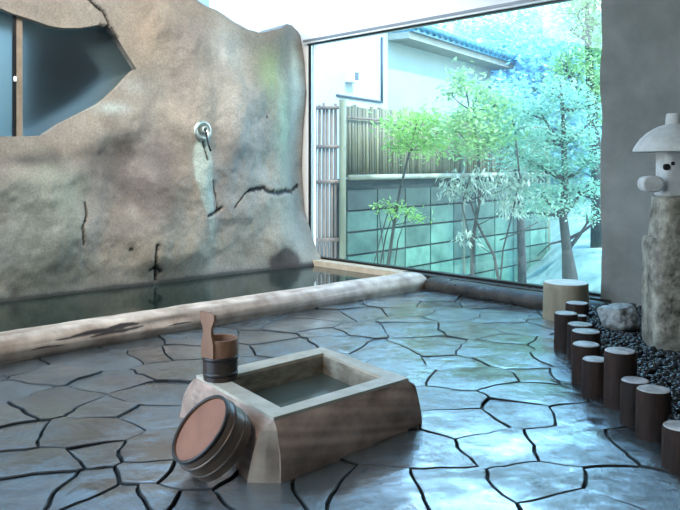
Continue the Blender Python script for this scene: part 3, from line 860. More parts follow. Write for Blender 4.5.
# closed ring: lower dark staves
bm.free(); bm = bmesh.new()
def ringwall(bm, prof_out, prof_in, T, seg=36):
    pr = prof_out+prof_in[::-1]
    R = [[bm.verts.new(T @ Vector((r*math.cos(2*PI*k/seg), r*math.sin(2*PI*k/seg), z))) for k in range(seg)] for r, z in pr]
    n_ = len(R)
    for i in range(n_):
        a, b = R[i], R[(i+1) % n_]
        for k in range(seg): bm.faces.new((a[k], a[(k+1) % seg], b[(k+1) % seg], b[k]))
zm = HB*.56
ringwall(bm, [(R0, .0), (R0+.0055, zm)], [(R0-.012, .0), (R0-.006, zm)], Tb)
w1 = build('lower_staves', bm, M['darkbucket'], br, True); smooth_by_angle(w1); w1['label'] = 'dark wet-stained lower staves'
bm = bmesh.new(); ringwall(bm, [(R0+.0055, zm), (R1-.001, HB-.004), (R1-.003, HB)], [(R0-.006, zm), (R1-.013, HB-.002), (R1-.011, HB)], Tb)
w2 = build('upper_staves', bm, M['bucketwood'], br, True); smooth_by_angle(w2)
bm = bmesh.new(); lathe(bm, [(R0-.011, .02), (R0-.010, .032)], Tb, 32); build('bottom_board', bm, M['bucketwood'], br)
for zc in (zm-.004, .028):
    bm = bmesh.new(); r_ = R0+.0055*zc/zm; ringwall(bm, [(r_+.0005, zc-.009), (r_+.003, zc), (r_+.0005, zc+.009)], [(r_-.002, zc-.009), (r_-.002, zc), (r_-.002, zc+.009)], Tb)
    build('hoop', bm, M['basinrim'], br, True)
# handle: one tall stave on the left front, flaring into a paddle top
hang = math.radians(235); hd = Vector((math.cos(hang), math.sin(hang), 0)); ht = Vector((-hd.y, hd.x, 0))
hc = bc+hd*(R1-.006)
hw = [(.135, .036), (.195, .036), (.212, .031), (.228, .025), (.25, .0235), (.268, .026), (.283, .034), (.298, .041), (.315, .042), (.328, .040)]
bm = bmesh.new(); rings = []
for z, w in hw:
    th = .007
    zz = z-.03
    skew = .006*(1 if z > .3 else 0)
    rings.append([hc+Vector((0, 0, zz+skew*(-1)))+ht*w-hd*th, hc+Vector((0, 0, zz-skew))+ht*w+hd*th, hc+Vector((0, 0, zz+skew))-ht*w+hd*th, hc+Vector((0, 0, zz+skew))-ht*w-hd*th])
loft(bm, rings); bevel(bm, .003, 2, 50); hh = build('handle', bm, M['bucketwood'], br)

# ---------------------------------------------------------------- tilted basin
nv = Vector((-.611, -.416, .677)).normalized()
Rb = .137; Hb = .125
zc = Rb*math.sqrt(1-nv.z**2)+nv.z*Hb
cen = P(199.5, 428, 0); Yc = F*(H-zc)/(428-165.0); cen = P(199.5, 428, Yc)
Rm = nv.to_track_quat('Z', 'Y').to_matrix().to_4x4()
Tz = Matrix.Translation(cen) @ Rm @ Matrix.Translation((0, 0, -Hb))
ba_ = empty('wash_basin', (cen.x, cen.y, 0), 'round wooden wash basin tipped over against the square bath', 'basin')
bm = bmesh.new(); ringwall(bm, [(Rb+.004, 0), (Rb+.005, Hb*.5), (Rb, Hb-.006), (Rb-.003, Hb)], [(Rb-.010, 0), (Rb-.009, Hb*.5), (Rb-.012, Hb-.004), (Rb-.011, Hb)], Tz, 56)
o = build('staves', bm, M['basinwood'], ba_, True); smooth_by_angle(o)
bm = bmesh.new(); ringwall(bm, [(Rb+.001, Hb-.012), (Rb+.001, Hb), (Rb-.002, Hb+.003)], [(Rb-.004, Hb-.012), (Rb-.010, Hb-.002), (Rb-.009, Hb+.002)], Tz, 56)
build('dark_edge', bm, M['basinrim'], ba_, True)
bm = bmesh.new(); lathe(bm, [(Rb-.011, Hb-.022), (Rb-.011, Hb-.008)], Tz, 48); build('base_board', bm, M['basinbase'], ba_)
for zc2 in (.032, .082):
    bm = bmesh.new(); r_ = Rb+.005; ringwall(bm, [(r_-.001, zc2-.007), (r_+.0022, zc2-.003), (r_+.0022, zc2+.003), (r_-.001, zc2+.007)], [(r_-.004, zc2-.007), (r_-.004, zc2-.003), (r_-.004, zc2+.003), (r_-.004, zc2+.007)], Tz, 56)
    build('hoop', bm, M['hoop'], ba_, True)

# ---------------------------------------------------------------- stump and border stakes
def stake(name, x, y, r, z1, label, m1, m2, group=None, sd=0, z0=-.02, cat='stake', tilt=(0, 0)):
    t = empty(name, (x, y, 0), label, cat, group)
    bm = bmesh.new(); seg = 28; rings = []
    prof = [(z0, 1.04), (.05, 1.02), (z1*.5, 1.0), (z1*.85, .99), (z1-.010, .985), (z1-.002, .95)]
    for z, k in prof:
        rings.append([Vector((x+tilt[0]*z+r*k*(1+.05*nz(math.cos(a)*1.3, math.sin(a)*1.3, sd)+.012*nz(a*6, z*12, sd))*math.cos(a),
                              y+tilt[1]*z+r*k*(1+.05*nz(math.cos(a)*1.3, math.sin(a)*1.3, sd)+.012*nz(a*6, z*12, sd))*math.sin(a), z)) for a in [2*PI*i/seg for i in range(seg)]])
    loft(bm, rings); o = build('bark', bm, m1, t, True); smooth_by_angle(o, 50)
    bm = bmesh.new(); last = rings[-1]; c = sum(last, Vector())/seg
    rr = [[c+(p-c)*.985+Vector((0, 0, .0005)) for p in last], [c+(p-c)*.93+Vector((0, 0, .004)) for p in last], [c+(p-c)*.5+Vector((0, 0, .005)) for p in last]]
    loft(bm, rr); build('cut_top', bm, m2, t)
    return t
sx = P(565, 282, 5.82)
stake('cut_stump', sx.x, 5.80, .168, .268, 'wide pale sawn stump at the foot of the window', M['stump'], M['stumptop'], cat='stump', sd=3)
SG = 'log stakes edging the gravel bed'
stk = [(577.3, 302.8, 5.32, .078, 'log stake just in front of the wide pale stump, farthest of the row'),
       (566, 313, 4.81, .073, 'dark stake with grey top standing out leftmost of the border row'),
       (580, 324, 4.55, .074, 'short dark stake touching the leftmost one, on its near side'),
       (586, 331, 4.36, .080, 'wide light-topped stake half hidden behind the next nearer pair'),
       (586, 344, 4.10, .073, 'dark stake with broad grey top midway along the row, above the paving'),
       (595, 359, 3.84, .064, 'low narrow stake left of the tallest stake'),
       (620, 350.5, 3.68, .076, 'tallest stake of the border, reddish brown with light top'),
       (635, 380, 3.44, .062, 'brown stake squeezed between the tallest one and the thick near one'),
       (653.5, 389, 3.25, .070, 'thick dark stake with mottled top, nearer than the tallest'),
       (681, 426, 2.93, .068, 'stake cut off by the right picture edge, nearest of all')]
for i, (u, v, Y, r, lb) in enumerate(stk):
    p = P(u, v, Y); stake('log_stake', p.x, Y, r, p.z, lb, M['stake'], M['cuttop'], SG, sd=i*3.7)
p = P(581.5, 315.5, 5.02); stake('log_stake', p.x, 5.02, .034, p.z, 'thin little stake with white top between two far stakes', M['stake'], M['cuttop'], SG, sd=50)

# gravel bed
edge = []
for (u, v, Y, r, lb) in stk: edge.append(Vector(((u-340)/F*Y, Y)))
bed = [Vector((1.36, 2.2)), edge[9]+Vector((.02, 0)), edge[8]+Vector((.02, 0)), edge[6]+Vector((.02, 0)), edge[5]+Vector((.03, 0)), edge[4]+Vector((.02, 0)), edge[3]+Vector((.02, 0)), edge[1]+Vector((.03, 0)), edge[0]+Vector((.02, 0)), Vector((1.78, 5.6)), Vector(W(tc0+.02, -.14)), Vector(W(tc1-.02, -.14)), Vector((c0.x-.01, 2.2))]
bm = bmesh.new(); prism(bm, bed, -.015, .085)
struct('trim_2', bm, M['gravelbase'], label='dark soil bed under the gravel')
def inpoly(p, poly):
    c = False; j = len(poly)-1
    for i in range(len(poly)):
        a, b = poly[i], poly[j]
        if (a.y > p.y) != (b.y > p.y) and p.x < (b.x-a.x)*(p.y-a.y)/(b.y-a.y)+a.x: c = not c
        j = i
    return c
tmp = bmesh.new(); bmesh.ops.create_icosphere(tmp, subdivisions=1, radius=1)
iv = [v.co.copy() for v in tmp.verts]; ifc = [[v.index for v in f.verts] for f in tmp.faces]; tmp.free()
random.seed(21); vv = []; ff = []
cnt = 0
while cnt < 5200:
    x = random.uniform(1.3, 3.0); y = random.uniform(2.9, 5.85)
    if x-1.3 > 0 and random.random() < (x-1.9)*.5: continue
    if not inpoly(Vector((x, y)), bed): continue
    if Vector((x-1.94, y-4.5)).length < .16: continue
    cnt += 1
    r = random.uniform(.011, .024); rot = Matrix.Rotation(random.uniform(0, 6.28), 3, 'Z') @ Matrix.Rotation(random.uniform(-.5, .5), 3, 'X')
    b0 = len(vv); sx_, sy_, sz_ = r*random.uniform(.9, 1.5), r, r*random.uniform(.45, .75)
    z = .088+random.uniform(0, .018)
    for q in iv:
        k = rot @ Vector((q.x*sx_, q.y*sy_, q.z*sz_)); vv.append((k.x+x, k.y+y, k.z+z))
    for f in ifc: ff.append([b0+i for i in f])
me = bpy.data.meshes.new('gravel'); me.from_pydata(vv, [], ff)
o = link('gravel', me, M['gravel'], None, True); tag(o, 'glossy black wet pebbles spread behind the log stakes', 'gravel', kind='stuff')

def boulder(x, y, z, rx, ry, rz, label, sd):
    bm = bmesh.new(); bmesh.ops.create_icosphere(bm, subdivisions=5, radius=1)
    for v in bm.verts:
        n_ = v.co.normalized()
        k = 1+.22*nz(n_.x*1.5+sd, n_.y*1.5, n_.z*1.5)+.06*fbm(n_.x*4, n_.y*4, n_.z*4+sd, 3)
        # faceting
        q = n_*k; q.z = min(q.z, .72+.1*n_.x)
        v.co = Vector((x+q.x*rx, y+q.y*ry, z+q.z*rz))
    o = build('boulder', bm, M['boulder'], None, True); tag(o, label, 'rock'); return o
boulder(1.80, 4.97, .165, .125, .13, .105, 'speckled pale boulder on the gravel behind the far stakes', 3.1)
boulder(2.03, 4.12, .125, .06, .07, .06, 'small pale rock at the right picture edge, in front of the lantern post', 8.4)

# ---------------------------------------------------------------- stone lantern
LX, LY = 333.5/F*4.5, 4.5
def zl(v): return H+(165-v)/F*LY
lan = empty('stone_lantern', (LX, LY, .0), 'pale stone lantern with domed cap on a rough stone post in the gravel', 'lantern')
face = math.atan2(-LX, LY)*0
def sqring(cx, cy, hx, hy, z, n=5, rnd=.25, sd=0, amp=0.0):
    out = []; m = 40
    for i in range(m):
        a = 2*PI*i/m; c, s = math.cos(a), math.sin(a); e = 5.0
        k = (abs(c)**e+abs(s)**e)**(-1/e)
        r = 1+amp*fbm(c*1.6, s*1.6, z*5+sd, 4)
        out.append(Vector((cx+hx*k*c*r, cy+hy*k*s*r, z)))
    return out
zlow = zl(237)
bm = bmesh.new(); rings = [sqring(LX, LY, .152, .14, z, sd=1, amp=.035) for z in [-.0+.02+ (zlow-.02)*i/24 for i in range(24)]]
rings.append(sqring(LX, LY, .145, .133, zlow, sd=1, amp=.03)); loft(bm, rings)
o = build('lower_post', bm, M['lanternpost'], lan, True); smooth_by_angle(o, 45)
bm = bmesh.new(); zu = zl(197)
rings = []
for i in range(15):
    t = i/14; rings.append(sqring(LX, LY, .124-.018*t, .112-.016*t, zlow-.005+(zu-zlow+.005)*t, sd=5, amp=.04))
loft(bm, rings); o = build('upper_post', bm, M['lanternpost'], lan, True); smooth_by_angle(o, 45)
bm = bmesh.new(); loft(bm, [sqring(LX, LY, .078, .078, zu-.002), sqring(LX, LY, .088, .092, zu+.012), sqring(LX, LY, .088, .092, zl(191.5))]); o = build('platform', bm, M['lantern'], lan)
bm = bmesh.new(); loft(bm, [sqring(LX, LY, .082, .086, zl(191.5), ), sqring(LX, LY, .082, .086, zl(152))]); o = build('light_box', bm, M['lantern'], lan, True); smooth_by_angle(o, 30)
# domed cap
RC = 38.5/F*LY
prof = [(RC-.02, zl(151.8)-.004), (RC, zl(151.5)), (RC*.985, zl(149)), (RC*.93, zl(145)), (RC*.82, zl(139)), (RC*.66, zl(133)), (RC*.5, zl(129)), (RC*.34, zl(126)), (.045, zl(124.5))]
bm = bmesh.new(); lathe(bm, prof, Matrix.Translation((LX, LY, 0)), 48); o = build('cap', bm, M['lantern'], lan, True); smooth_by_angle(o, 50)
bm = bmesh.new(); lathe(bm, [(.046, zl(125.5)), (.043, zl(119)), (.041, zl(115)), (.035, zl(113.6))], Matrix.Translation((LX, LY, 0)), 28); o = build('finial', bm, M['lantern'], lan, True); smooth_by_angle(o, 50)
# round side stone
fy = LY-.086
def disc(name, u, v, r_u, r_v, y0, y1, m):
    bm = bmesh.new(); c = P(u, v, LY-.094); rings = []
    ru, rv = r_u/F*LY, r_v/F*LY
    for y, k in ((y1, .96), ((y0+y1)/2, 1.0), (y0+.008, 1.0), (y0, .88)):
        ring = []
        for i in range(28):
            a = 2*PI*i/28; cc, s_ = math.cos(a), math.sin(a); e = 2.6; kk = (abs(cc)**e+abs(s_)**e)**(-1/e)
            ring.append(Vector((c.x+ru*k*kk*cc, y, c.z+rv*k*kk*s_)))
        rings.append(ring)
    loft(bm, rings); o = build(name, bm, m, lan, True); smooth_by_angle(o, 40); return o
disc('side_boss', 652, 184, 10.2, 8, fy-.03, fy+.06, M['lantern'])
o = disc('opening', 668, 167, 3.2, 3.2, fy-.0025, fy+.02, M['black']); o['label'] = 'larger round dark hole'
o = disc('opening', 673.6, 163.5, 2.0, 2.0, fy-.0025, fy+.02, M['black']); o['label'] = 'smaller round dark hole'

# --- garden
bm = bmesh.new()
gs = 60
def gz(x, y):
    d = (Vector((x, y))-W0).dot(wn)
    return -.78+.05*fbm(x*.6, y*.6, 3, 3)+.72*sm(.0, .9, x-.235*y+.12*nz(x, y, 2))+3.0*sm(12, 32, y)*sm(-8, 4, x)
grid = [[None]*(gs+1) for _ in range(gs+1)]
g0 = Vector(W(0, .2))
for i in range(gs+1):
    for j in range(gs+1):
        t = -12+26*i/gs; o_ = .22+(36*(j/gs)**1.8)
        q = W(t, o_); grid[i][j] = bm.verts.new((q[0], q[1], gz(*q)))
for i in range(gs):
    for j in range(gs): bm.faces.new((grid[i][j], grid[i+1][j], grid[i+1][j+1], grid[i][j+1]))
struct('ground', bm, M['ground'], smooth=True, label='pale garden ground outside')
bm = bmesh.new(); prism(bm, [R2(-12, -.7), R2(3.4, -.7), R2(3.4, -9), R2(-12, -9)], -.25, -.12)
struct('yard_ground', bm, M['ground'])

# fence with stone block base
fd = Vector((.843, 1)).normalized(); fnm = Vector((-fd.y, fd.x))   # points away from us (left/back)
FY = 9.2; F0 = Vector(((347-340)/F*FY, FY))
def FP(t, o=0.0): q = F0+fd*t+fnm*o; return Vector((q.x, q.y))
FLn = 5.9
def ft(u):
    k = (u-340)/F; return (k*F0.y-F0.x)/(fd.x-k*fd.y)
FLn = ft(551)
bw = empty('block_wall', (FP(0).x, FP(0).y, -.1), 'greenish stone block wall under the bamboo fence', 'wall')
bm = bmesh.new(); prism(bm, [FP(0, .03), FP(FLn, .03), FP(FLn, .22), FP(0, .22)], -1.0, .98); build('backing', bm, M['blockgap'], bw)
bm = bmesh.new(); lay = bm.verts.layers.float_color.new('stain_shade'); random.seed(3)
rows = [(.60, .85), (.345, .592), (.065, .335), (-.2, .055), (-.47, -.21), (-.74, -.48), (-1.0, -.75)]
BL = .60
for ri, (z0, z1) in enumerate(rows):
    t = -.0
    first = True
    while t < FLn-.05:
        L = BL*(1.0 if not (first and ri % 2 == 5) else .5); first = False
        e = min(t+L, FLn)
        before = set(bm.verts)
        prism(bm, [FP(t+.012, 0), FP(e-.012, 0), FP(e-.012, .06), FP(t+.012, .06)], z0+.008, z1-.008)
        k = random.uniform(.6, 1.5)*(1+.18*ri)  # random tone, with a highlight painted on the lower rows
        if ri == 0: k *= .5  # top row darkened for the recess shade under the rail
        for v in bm.verts:
            if v not in before: v[lay] = (k, k*random.uniform(.98, 1.02), k, 1)
        t = e
build('blocks', bm, M['block'], bw)
fn = empty('bamboo_fence', (FP(0).x, FP(0).y, .98), 'tall screen fence of upright bamboo on top of the block wall', 'fence')
bm = bmesh.new(); lay = bm.verts.layers.float_color.new('stain_shade')
t = .05; random.seed(9)
while t < FLn:
    r = random.uniform(.020, .030); before = len(bm.verts)
    zt = 1.87+random.uniform(-.015, .02)-.012*t
    lean = random.uniform(-.01, .01)
    q = FP(t, .06+random.uniform(-.008, .008)); q2 = FP(t+lean, .06)
    tube(bm, [(q.x, q.y, 1.0), (q2.x, q2.y, zt)], r, 7)
    bm.verts.ensure_lookup_table(); k = random.uniform(.55, 1.25)
    for v in bm.verts[before:]: v[lay] = (k, k, k*.97, 1)
    t += r*2+random.uniform(.0, .012)
build('bamboo_canes', bm, M['bamboo'], fn, True)
for a, b in ((.02, ft(425)), (ft(425.5), ft(458)), (ft(458.5), FLn)):
    bm = bmesh.new(); q0, q1 = FP(a, -.02), FP(b, -.02); tube(bm, [(q0.x, q0.y, 1.0), (q1.x, q1.y, 1.0)], .034, 12); build('rail', bm, M['railwood'], fn, True)
bm = bmesh.new(); q0, q1 = FP(0, .0), FP(FLn, .0); tube(bm, [(q0.x, q0.y, 1.72), (q1.x, q1.y, 1.70)], .012, 8); build('tie_rail', bm, M['bamboo_dark'], fn, True)
for ug in (343, 464, 549):
    tt = ft(ug) if ug != 343 else -.045
    bm = bmesh.new(); q = FP(tt, .03); tube(bm, [(q.x, q.y, -1.0), (q.x, q.y, 1.93)], .042, 14); build('post', bm, M['postwood'], fn, True)
# lattice panel left of the post
lt = empty('bamboo_gate', (FP(-.1).x-.1, 9.16, -.1), 'narrow brown bamboo lattice panel between rock wall and fence post', 'gate')
GY = 9.22
for u in (315.5, 319.5, 323.5, 327.5, 331.5, 335.5):
    p = P(u, 110, GY); bm = bmesh.new(); tube(bm, [(p.x, GY, -.85), (p.x+random.uniform(-.005, .005), GY, H+(165-104+random.uniform(-2, 2))/F*GY)], .0185, 8); build('upright_cane', bm, M['bamboo_dark'], lt, True)
for v in (108, 147, 182, 240):
    a = P(313.5, v, GY-.03); b = P(339, v-.5, GY-.03); bm = bmesh.new(); tube(bm, [a, b], .023, 10); build('cross_cane', bm, M['bamboo_dark'], lt, True)

# white house
hd0 = Vector((1.18, 13.0)); hdir = Vector((.643, 1)).normalized(); hn = Vector((-hdir.y, hdir.x))
def HP(t, o=0.0): q = hd0+hdir*t+hn*o; return Vector((q.x, q.y))
def htt(u, o=.35):
    k = (u-340)/F; q = hd0+hn*o; return (k*q.y-q.x)/(hdir.x-k*hdir.y)
house = empty('white_house', (HP(0, 2).x, HP(0, 2).y, 0), 'white walled house with blue tiled eave beyond the bamboo fence', 'house')
HE = htt(497)
HT = htt(409, 0)
bm = bmesh.new(); prism(bm, [HP(-4, .4), HP(HT-.02, .4), HP(HT-.02, 5), HP(-4, 5)], -.9, 5.0); build('wall', bm, M['whitewall'], house)
bm = bmesh.new(); prism(bm, [HP(HT-.02, .42), HP(HE-.2, .42), HP(HE-.2, 5), HP(HT-.02, 5)], -.9, 3.44); build('side_wall', bm, M['shadedwall'], house)
bm = bmesh.new(); prism(bm, [HP(HT, .0), HP(HE+.1, .0), HP(HE+.1, 5), HP(HT, 5)], 3.29, 3.40); build('eave_board', bm, M['fascia'], house)
# roof slab sloping up, with round cover tiles and a ridge band
bm = bmesh.new()
for t in [HT+.08+x_*.24 for x_ in range(int((HE-HT+.2)/.24))]:
    a = HP(t, -.12); b = HP(t, 2.2)
    tube(bm, [(a.x, a.y, 3.49), (b.x, b.y, 4.09)], .075, 10)
build('cover_tiles', bm, M['tile'], house, True)
bm = bmesh.new(); rings = []
for t in (HT, HE+.1):
    rings.append([Vector((*HP(t, -.08), 3.40)), Vector((*HP(t, -.08), 3.47)), Vector((*HP(t, 2.2), 4.07)), Vector((*HP(t, 2.2), 3.40))])
loft(bm, rings); build('roof', bm, M['tile'], house)
bm = bmesh.new(); q0 = HP(HT, .75); q1 = HP(HE-.5, .75); tube(bm, [(q0.x, q0.y, 3.83), (q1.x, q1.y, 3.83)], .11, 12); build('ridge', bm, M['tile'], house, True)
tp = htt(382, .38)
bm = bmesh.new(); q = HP(tp, .38); tube(bm, [(q.x, q.y, H+(165-103)/F*q.y), (q.x, q.y, 3.30)], .02, 8); build('downpipe', bm, M['pipe'], house, True)
bm = bmesh.new(); q2 = HP(htt(337, .38), .38)
tube(bm, [(q2.x, q2.y, H+(165-95)/F*q2.y), (q.x, q.y, H+(165-102)/F*q.y)], .018, 8); build('conduit', bm, M['pipe'], house, True)
q3 = HP(htt(350, .4), .4); q4 = HP(htt(350, .4)+.02, .22)
bm = bmesh.new(); tmx = htt(350, .36)
prism(bm, [HP(tmx-.09, .26), HP(tmx+.13, .26), HP(tmx+.13, .41), HP(tmx-.09, .41)], H+(165-83)/F*q3.y, H+(165-71)/F*q3.y); bevel(bm, .01); mb = build('meter_box', bm, M['frame_white'], house)
bm = bmesh.new(); prism(bm, [HP(tmx-.02, .25), HP(tmx+.09, .25), HP(tmx+.09, .27), HP(tmx-.02, .27)], H+(165-81)/F*q3.y, H+(165-73)/F*q3.y); build('meter_window', bm, M['pipe'], mb)

# ---------------------------------------------------------------- trees
def leaves_mesh(blobs, n, size, asp=.5, seed=1, droop=.0):
    rnd = random.Random(seed); vv = []; ff = []
    tot = sum(b[3]*b[4]*b[5] for b in blobs)
    for b in blobs:
        k = int(n*1.7*(b[3]*b[4]*b[5])/tot)+1
        for _ in range(k):
            while True:
                p = Vector((rnd.uniform(-1, 1), rnd.uniform(-1, 1), rnd.uniform(-1, 1)))
                if p.length < 1: break
            p = Vector((rnd.gauss(0, .62), rnd.gauss(0, .62), rnd.gauss(0, .62)))
            if p.length > 1.7: p *= .6
            p *= 1.15+.35*noise.noise(p*2.2+Vector((seed, b[0], b[2])))*2; q = Vector((b[0]+p.x*b[3], b[1]+p.y*b[4], b[2]+p.z*b[5]*1.15))
            s = size*rnd.uniform(.7, 1.7)
            d = Vector((rnd.uniform(-1, 1), rnd.uniform(-1, 1), rnd.uniform(-.6, .6)-droop)).normalized()
            x_, y_ = frame_of(d)
            th = rnd.uniform(-.9, .9); w = (x_*math.cos(th)+y_*math.sin(th))*s*asp*.5
            i0 = len(vv); vv += [q, q+d*s*.5+w, q+d*s, q+d*s*.5-w]; ff.append((i0, i0+1, i0+2, i0+3))
    me = bpy.data.meshes.new('foliage'); me.from_pydata([tuple(v) for v in vv], [], ff); return me
def tree(name, label, cat, base, trunk, rad, blobs, n, size, lm, asp=.5, seed=1, group=None, branches=(), droop=0):
    g_ = gz(base[0], base[1]); base = (base[0], base[1], g_); trunk = [Vector((trunk[0].x, trunk[0].y, g_-.12))]+list(trunk); rad = [rad[0]*1.1]+list(rad)
    t = empty(name, base, label, cat, group)
    bm = bmesh.new(); tube(bm, trunk, rad, 8)
    rnd = random.Random(seed)
    for b in blobs:
        c = Vector(b[:3]); tr = [Vector(q) for q in trunk]
        # branch from the trunk point a bit below the clump
        cand = [q for q in tr if q.z < c.z-.02] or tr[:1]
        s = min(cand, key=lambda q: (q-c).length)
        mid = s.lerp(c, .5)+Vector((0, 0, -.06*(c-s).length))
        rr = (rad[0] if isinstance(rad, list) else rad)*.3
        tube(bm, [s, mid, c], [rr, rr*.65, rr*.3], 5)
        for _ in range(3):
            e = c+Vector((rnd.uniform(-1, 1)*b[3], rnd.uniform(-1, 1)*b[4], rnd.uniform(-.6, 1)*b[5]))*.8
            tube(bm, [c.lerp(mid, .4), e], [rr*.4, rr*.15], 4)
    for br_, r_ in branches:
        if br_[0].z < .1: br_ = [Vector((br_[0].x, br_[0].y, g_-.1))]+list(br_); r_ = r_ if not isinstance(r_, list) else [r_[0]]+r_
        tube(bm, br_, r_, 6)
    build('trunk', bm, M['bark'], t, True)
    fo = link('foliage', leaves_mesh(blobs, n, size, asp, seed, droop), lm, t)
    return t
def px(u, v, Y): return P(u, v, Y)
def pb(u, v, Y, ru, rv, ry=None):
    p = P(u, v, Y); a = ru/F*Y; return (p.x, p.y, p.z, a, ry or a, rv/F*Y)
# 1: bright feathery shrub, several stems
Y = 8.9
tree('feathery_shrub', 'bright green feathery shrub on thin stems right of the fence post', 'shrub', (P(388, 270, Y).x, Y, -.1),
     [P(387, 272, Y), P(394, 225, Y), P(400, 190, Y), P(410, 150, Y), P(418, 118, Y)], [.022, .018, .015, .011, .005],
     [pb(400, 125, Y, 15, 9), pb(424, 118, Y, 17, 8), pb(440, 130, Y, 16, 9), pb(412, 140, Y, 17, 8), pb(430, 148, Y, 15, 7), pb(398, 148, Y, 9, 7), pb(402, 212, Y, 13, 3.5), pb(388, 205, Y, 12, 3), pb(418, 218, Y, 10, 3)],
     1500, .055, M['leaf_bright'], .34, 4,
     branches=[([P(372, 272, Y), P(380, 240, Y), P(388, 212, Y)], .008), ([P(379, 272, Y), P(386, 235, Y), P(396, 205, Y)], .009), ([P(394, 272, Y), P(398, 240, Y), P(408, 212, Y)], .008), ([P(384, 272, Y), P(383, 245, Y), P(378, 205, Y)], .006)])
# 2: slender tree
Y = 8.3
tree('slender_tree', 'slender young tree with yellow-green top in front of the blue eave', 'tree', (P(474, 282, Y).x, Y, -.1),
     [P(472, 283, Y), P(473, 240, Y), P(480, 195, Y), P(478, 150, Y), P(470, 110, Y), P(464, 82, Y)], [.026, .022, .018, .014, .01, .004],
     [pb(462, 80, Y, 12, 10), pb(448, 92, Y, 10, 5), pb(480, 92, Y, 16, 8), pb(498, 105, Y, 15, 9), pb(474, 118, Y, 22, 8), pb(455, 128, Y, 16, 8), pb(492, 138, Y, 20, 9), pb(470, 148, Y, 18, 8)],
     1700, .055, M['leaf_mid'], .42, 6)
# 3: pale narrow-leaved tree (leaves hang)
Y = 7.9
tree('narrow_leaved_shrub', 'pale narrow-leaved shrub with crooked stems before the block wall', 'shrub', (P(500, 287, Y).x, Y, -.1),
     [P(500, 287, Y), P(494, 255, Y), P(478, 225, Y), P(470, 200, Y), P(462, 180, Y)], [.018, .015, .012, .009, .005],
     [pb(462, 182, Y, 13, 9), pb(480, 180, Y, 12, 10), pb(505, 182, Y, 16, 10), pb(524, 178, Y, 13, 10), pb(510, 205, Y, 12, 7), pb(470, 236, Y, 9, 6), pb(449, 190, Y, 9, 7)],
     430, .075, M['leaf_pale'], .26, 8, branches=[([P(500, 287, Y), P(503, 250, Y), P(512, 215, Y), P(520, 180, Y), P(516, 140, Y)], .009), ([P(474, 285, Y), P(470, 240, Y), P(462, 205, Y), P(470, 176, Y)], .008), ([P(500, 240, Y), P(520, 232, Y), P(538, 222, Y)], .006)], droop=.8)
# 4: layered tree right
Y = 8.1
tree('layered_tree', 'layered teal-green tree with bare lower trunk by the grey wall', 'tree', (P(569, 276, Y).x, Y, -.1),
     [P(570, 277, Y), P(567, 250, Y), P(563, 215, Y), P(565, 180, Y), P(564, 145, Y), P(563, 110, Y), P(560, 82, Y)], [.085, .055, .045, .038, .03, .02, .01],
     [pb(560, 95, Y, 22, 9), pb(582, 108, Y, 20, 8), pb(540, 112, Y, 20, 8), pb(575, 135, Y, 24, 9), pb(545, 140, Y, 22, 8), pb(590, 160, Y, 18, 8), pb(550, 165, Y, 26, 8), pb(540, 192, Y, 24, 8), pb(585, 188, Y, 20, 7), pb(560, 205, Y, 22, 6), pb(530, 160, Y, 18, 8), pb(592, 215, Y, 12, 6), pb(535, 212, Y, 16, 5)],
     5200, .042, M['leaf_teal'], .35, 12, branches=[([P(566, 240, Y), P(582, 232, Y), P(598, 220, Y), P(606, 212, Y)], [.022, .016, .012, .006]), ([P(566, 240, Y), P(550, 244, Y), P(537, 256, Y)], [.014, .01, .004]), ([P(564, 145, Y), P(580, 133, Y), P(590, 122, Y)], [.018, .012, .005]), ([P(564, 140, Y), P(550, 134, Y), P(543, 128, Y)], [.014, .009, .004])])
# 5: taller tree behind, top right
Y = 11.5
tree('tall_tree', 'taller tree with crown reaching the top of the window at the right', 'tree', (P(596, 255, Y).x, Y, -.1),
     [P(598, 262, Y), P(598, 180, Y), P(592, 110, Y), P(588, 40, Y), P(586, -20, Y)], [.12, .10, .08, .05, .02],
     [pb(575, 6, Y, 20, 10), pb(595, 22, Y, 16, 12), pb(570, 30, Y, 14, 8), pb(590, 55, Y, 18, 12), pb(572, 70, Y, 20, 10), pb(596, 88, Y, 14, 12), pb(612, 40, Y, 20, 26), pb(612, 100, Y, 20, 26), pb(560, 60, Y, 12, 6), pb(598, -14, Y, 26, 14), pb(556, 88, Y, 14, 7)],
     6500, .055, M['leaf_mid'], .45, 15)
# 6: middle tree between
Y = 10.6
tree('bushy_tree', 'bushy pale green tree behind the end of the fence, over the rail', 'tree', (P(520, 255, Y).x, Y, -.1),
     [P(522, 262, Y), P(520, 200, Y), P(515, 150, Y), P(512, 100, Y)], [.06, .05, .035, .01],
     [pb(512, 92, Y, 18, 10), pb(498, 112, Y, 18, 10), pb(525, 112, Y, 20, 11), pb(508, 134, Y, 24, 11), pb(535, 138, Y, 18, 10), pb(520, 158, Y, 24, 9), pb(488, 135, Y, 14, 9)],
     2600, .06, M['leaf_teal'], .45, 18)

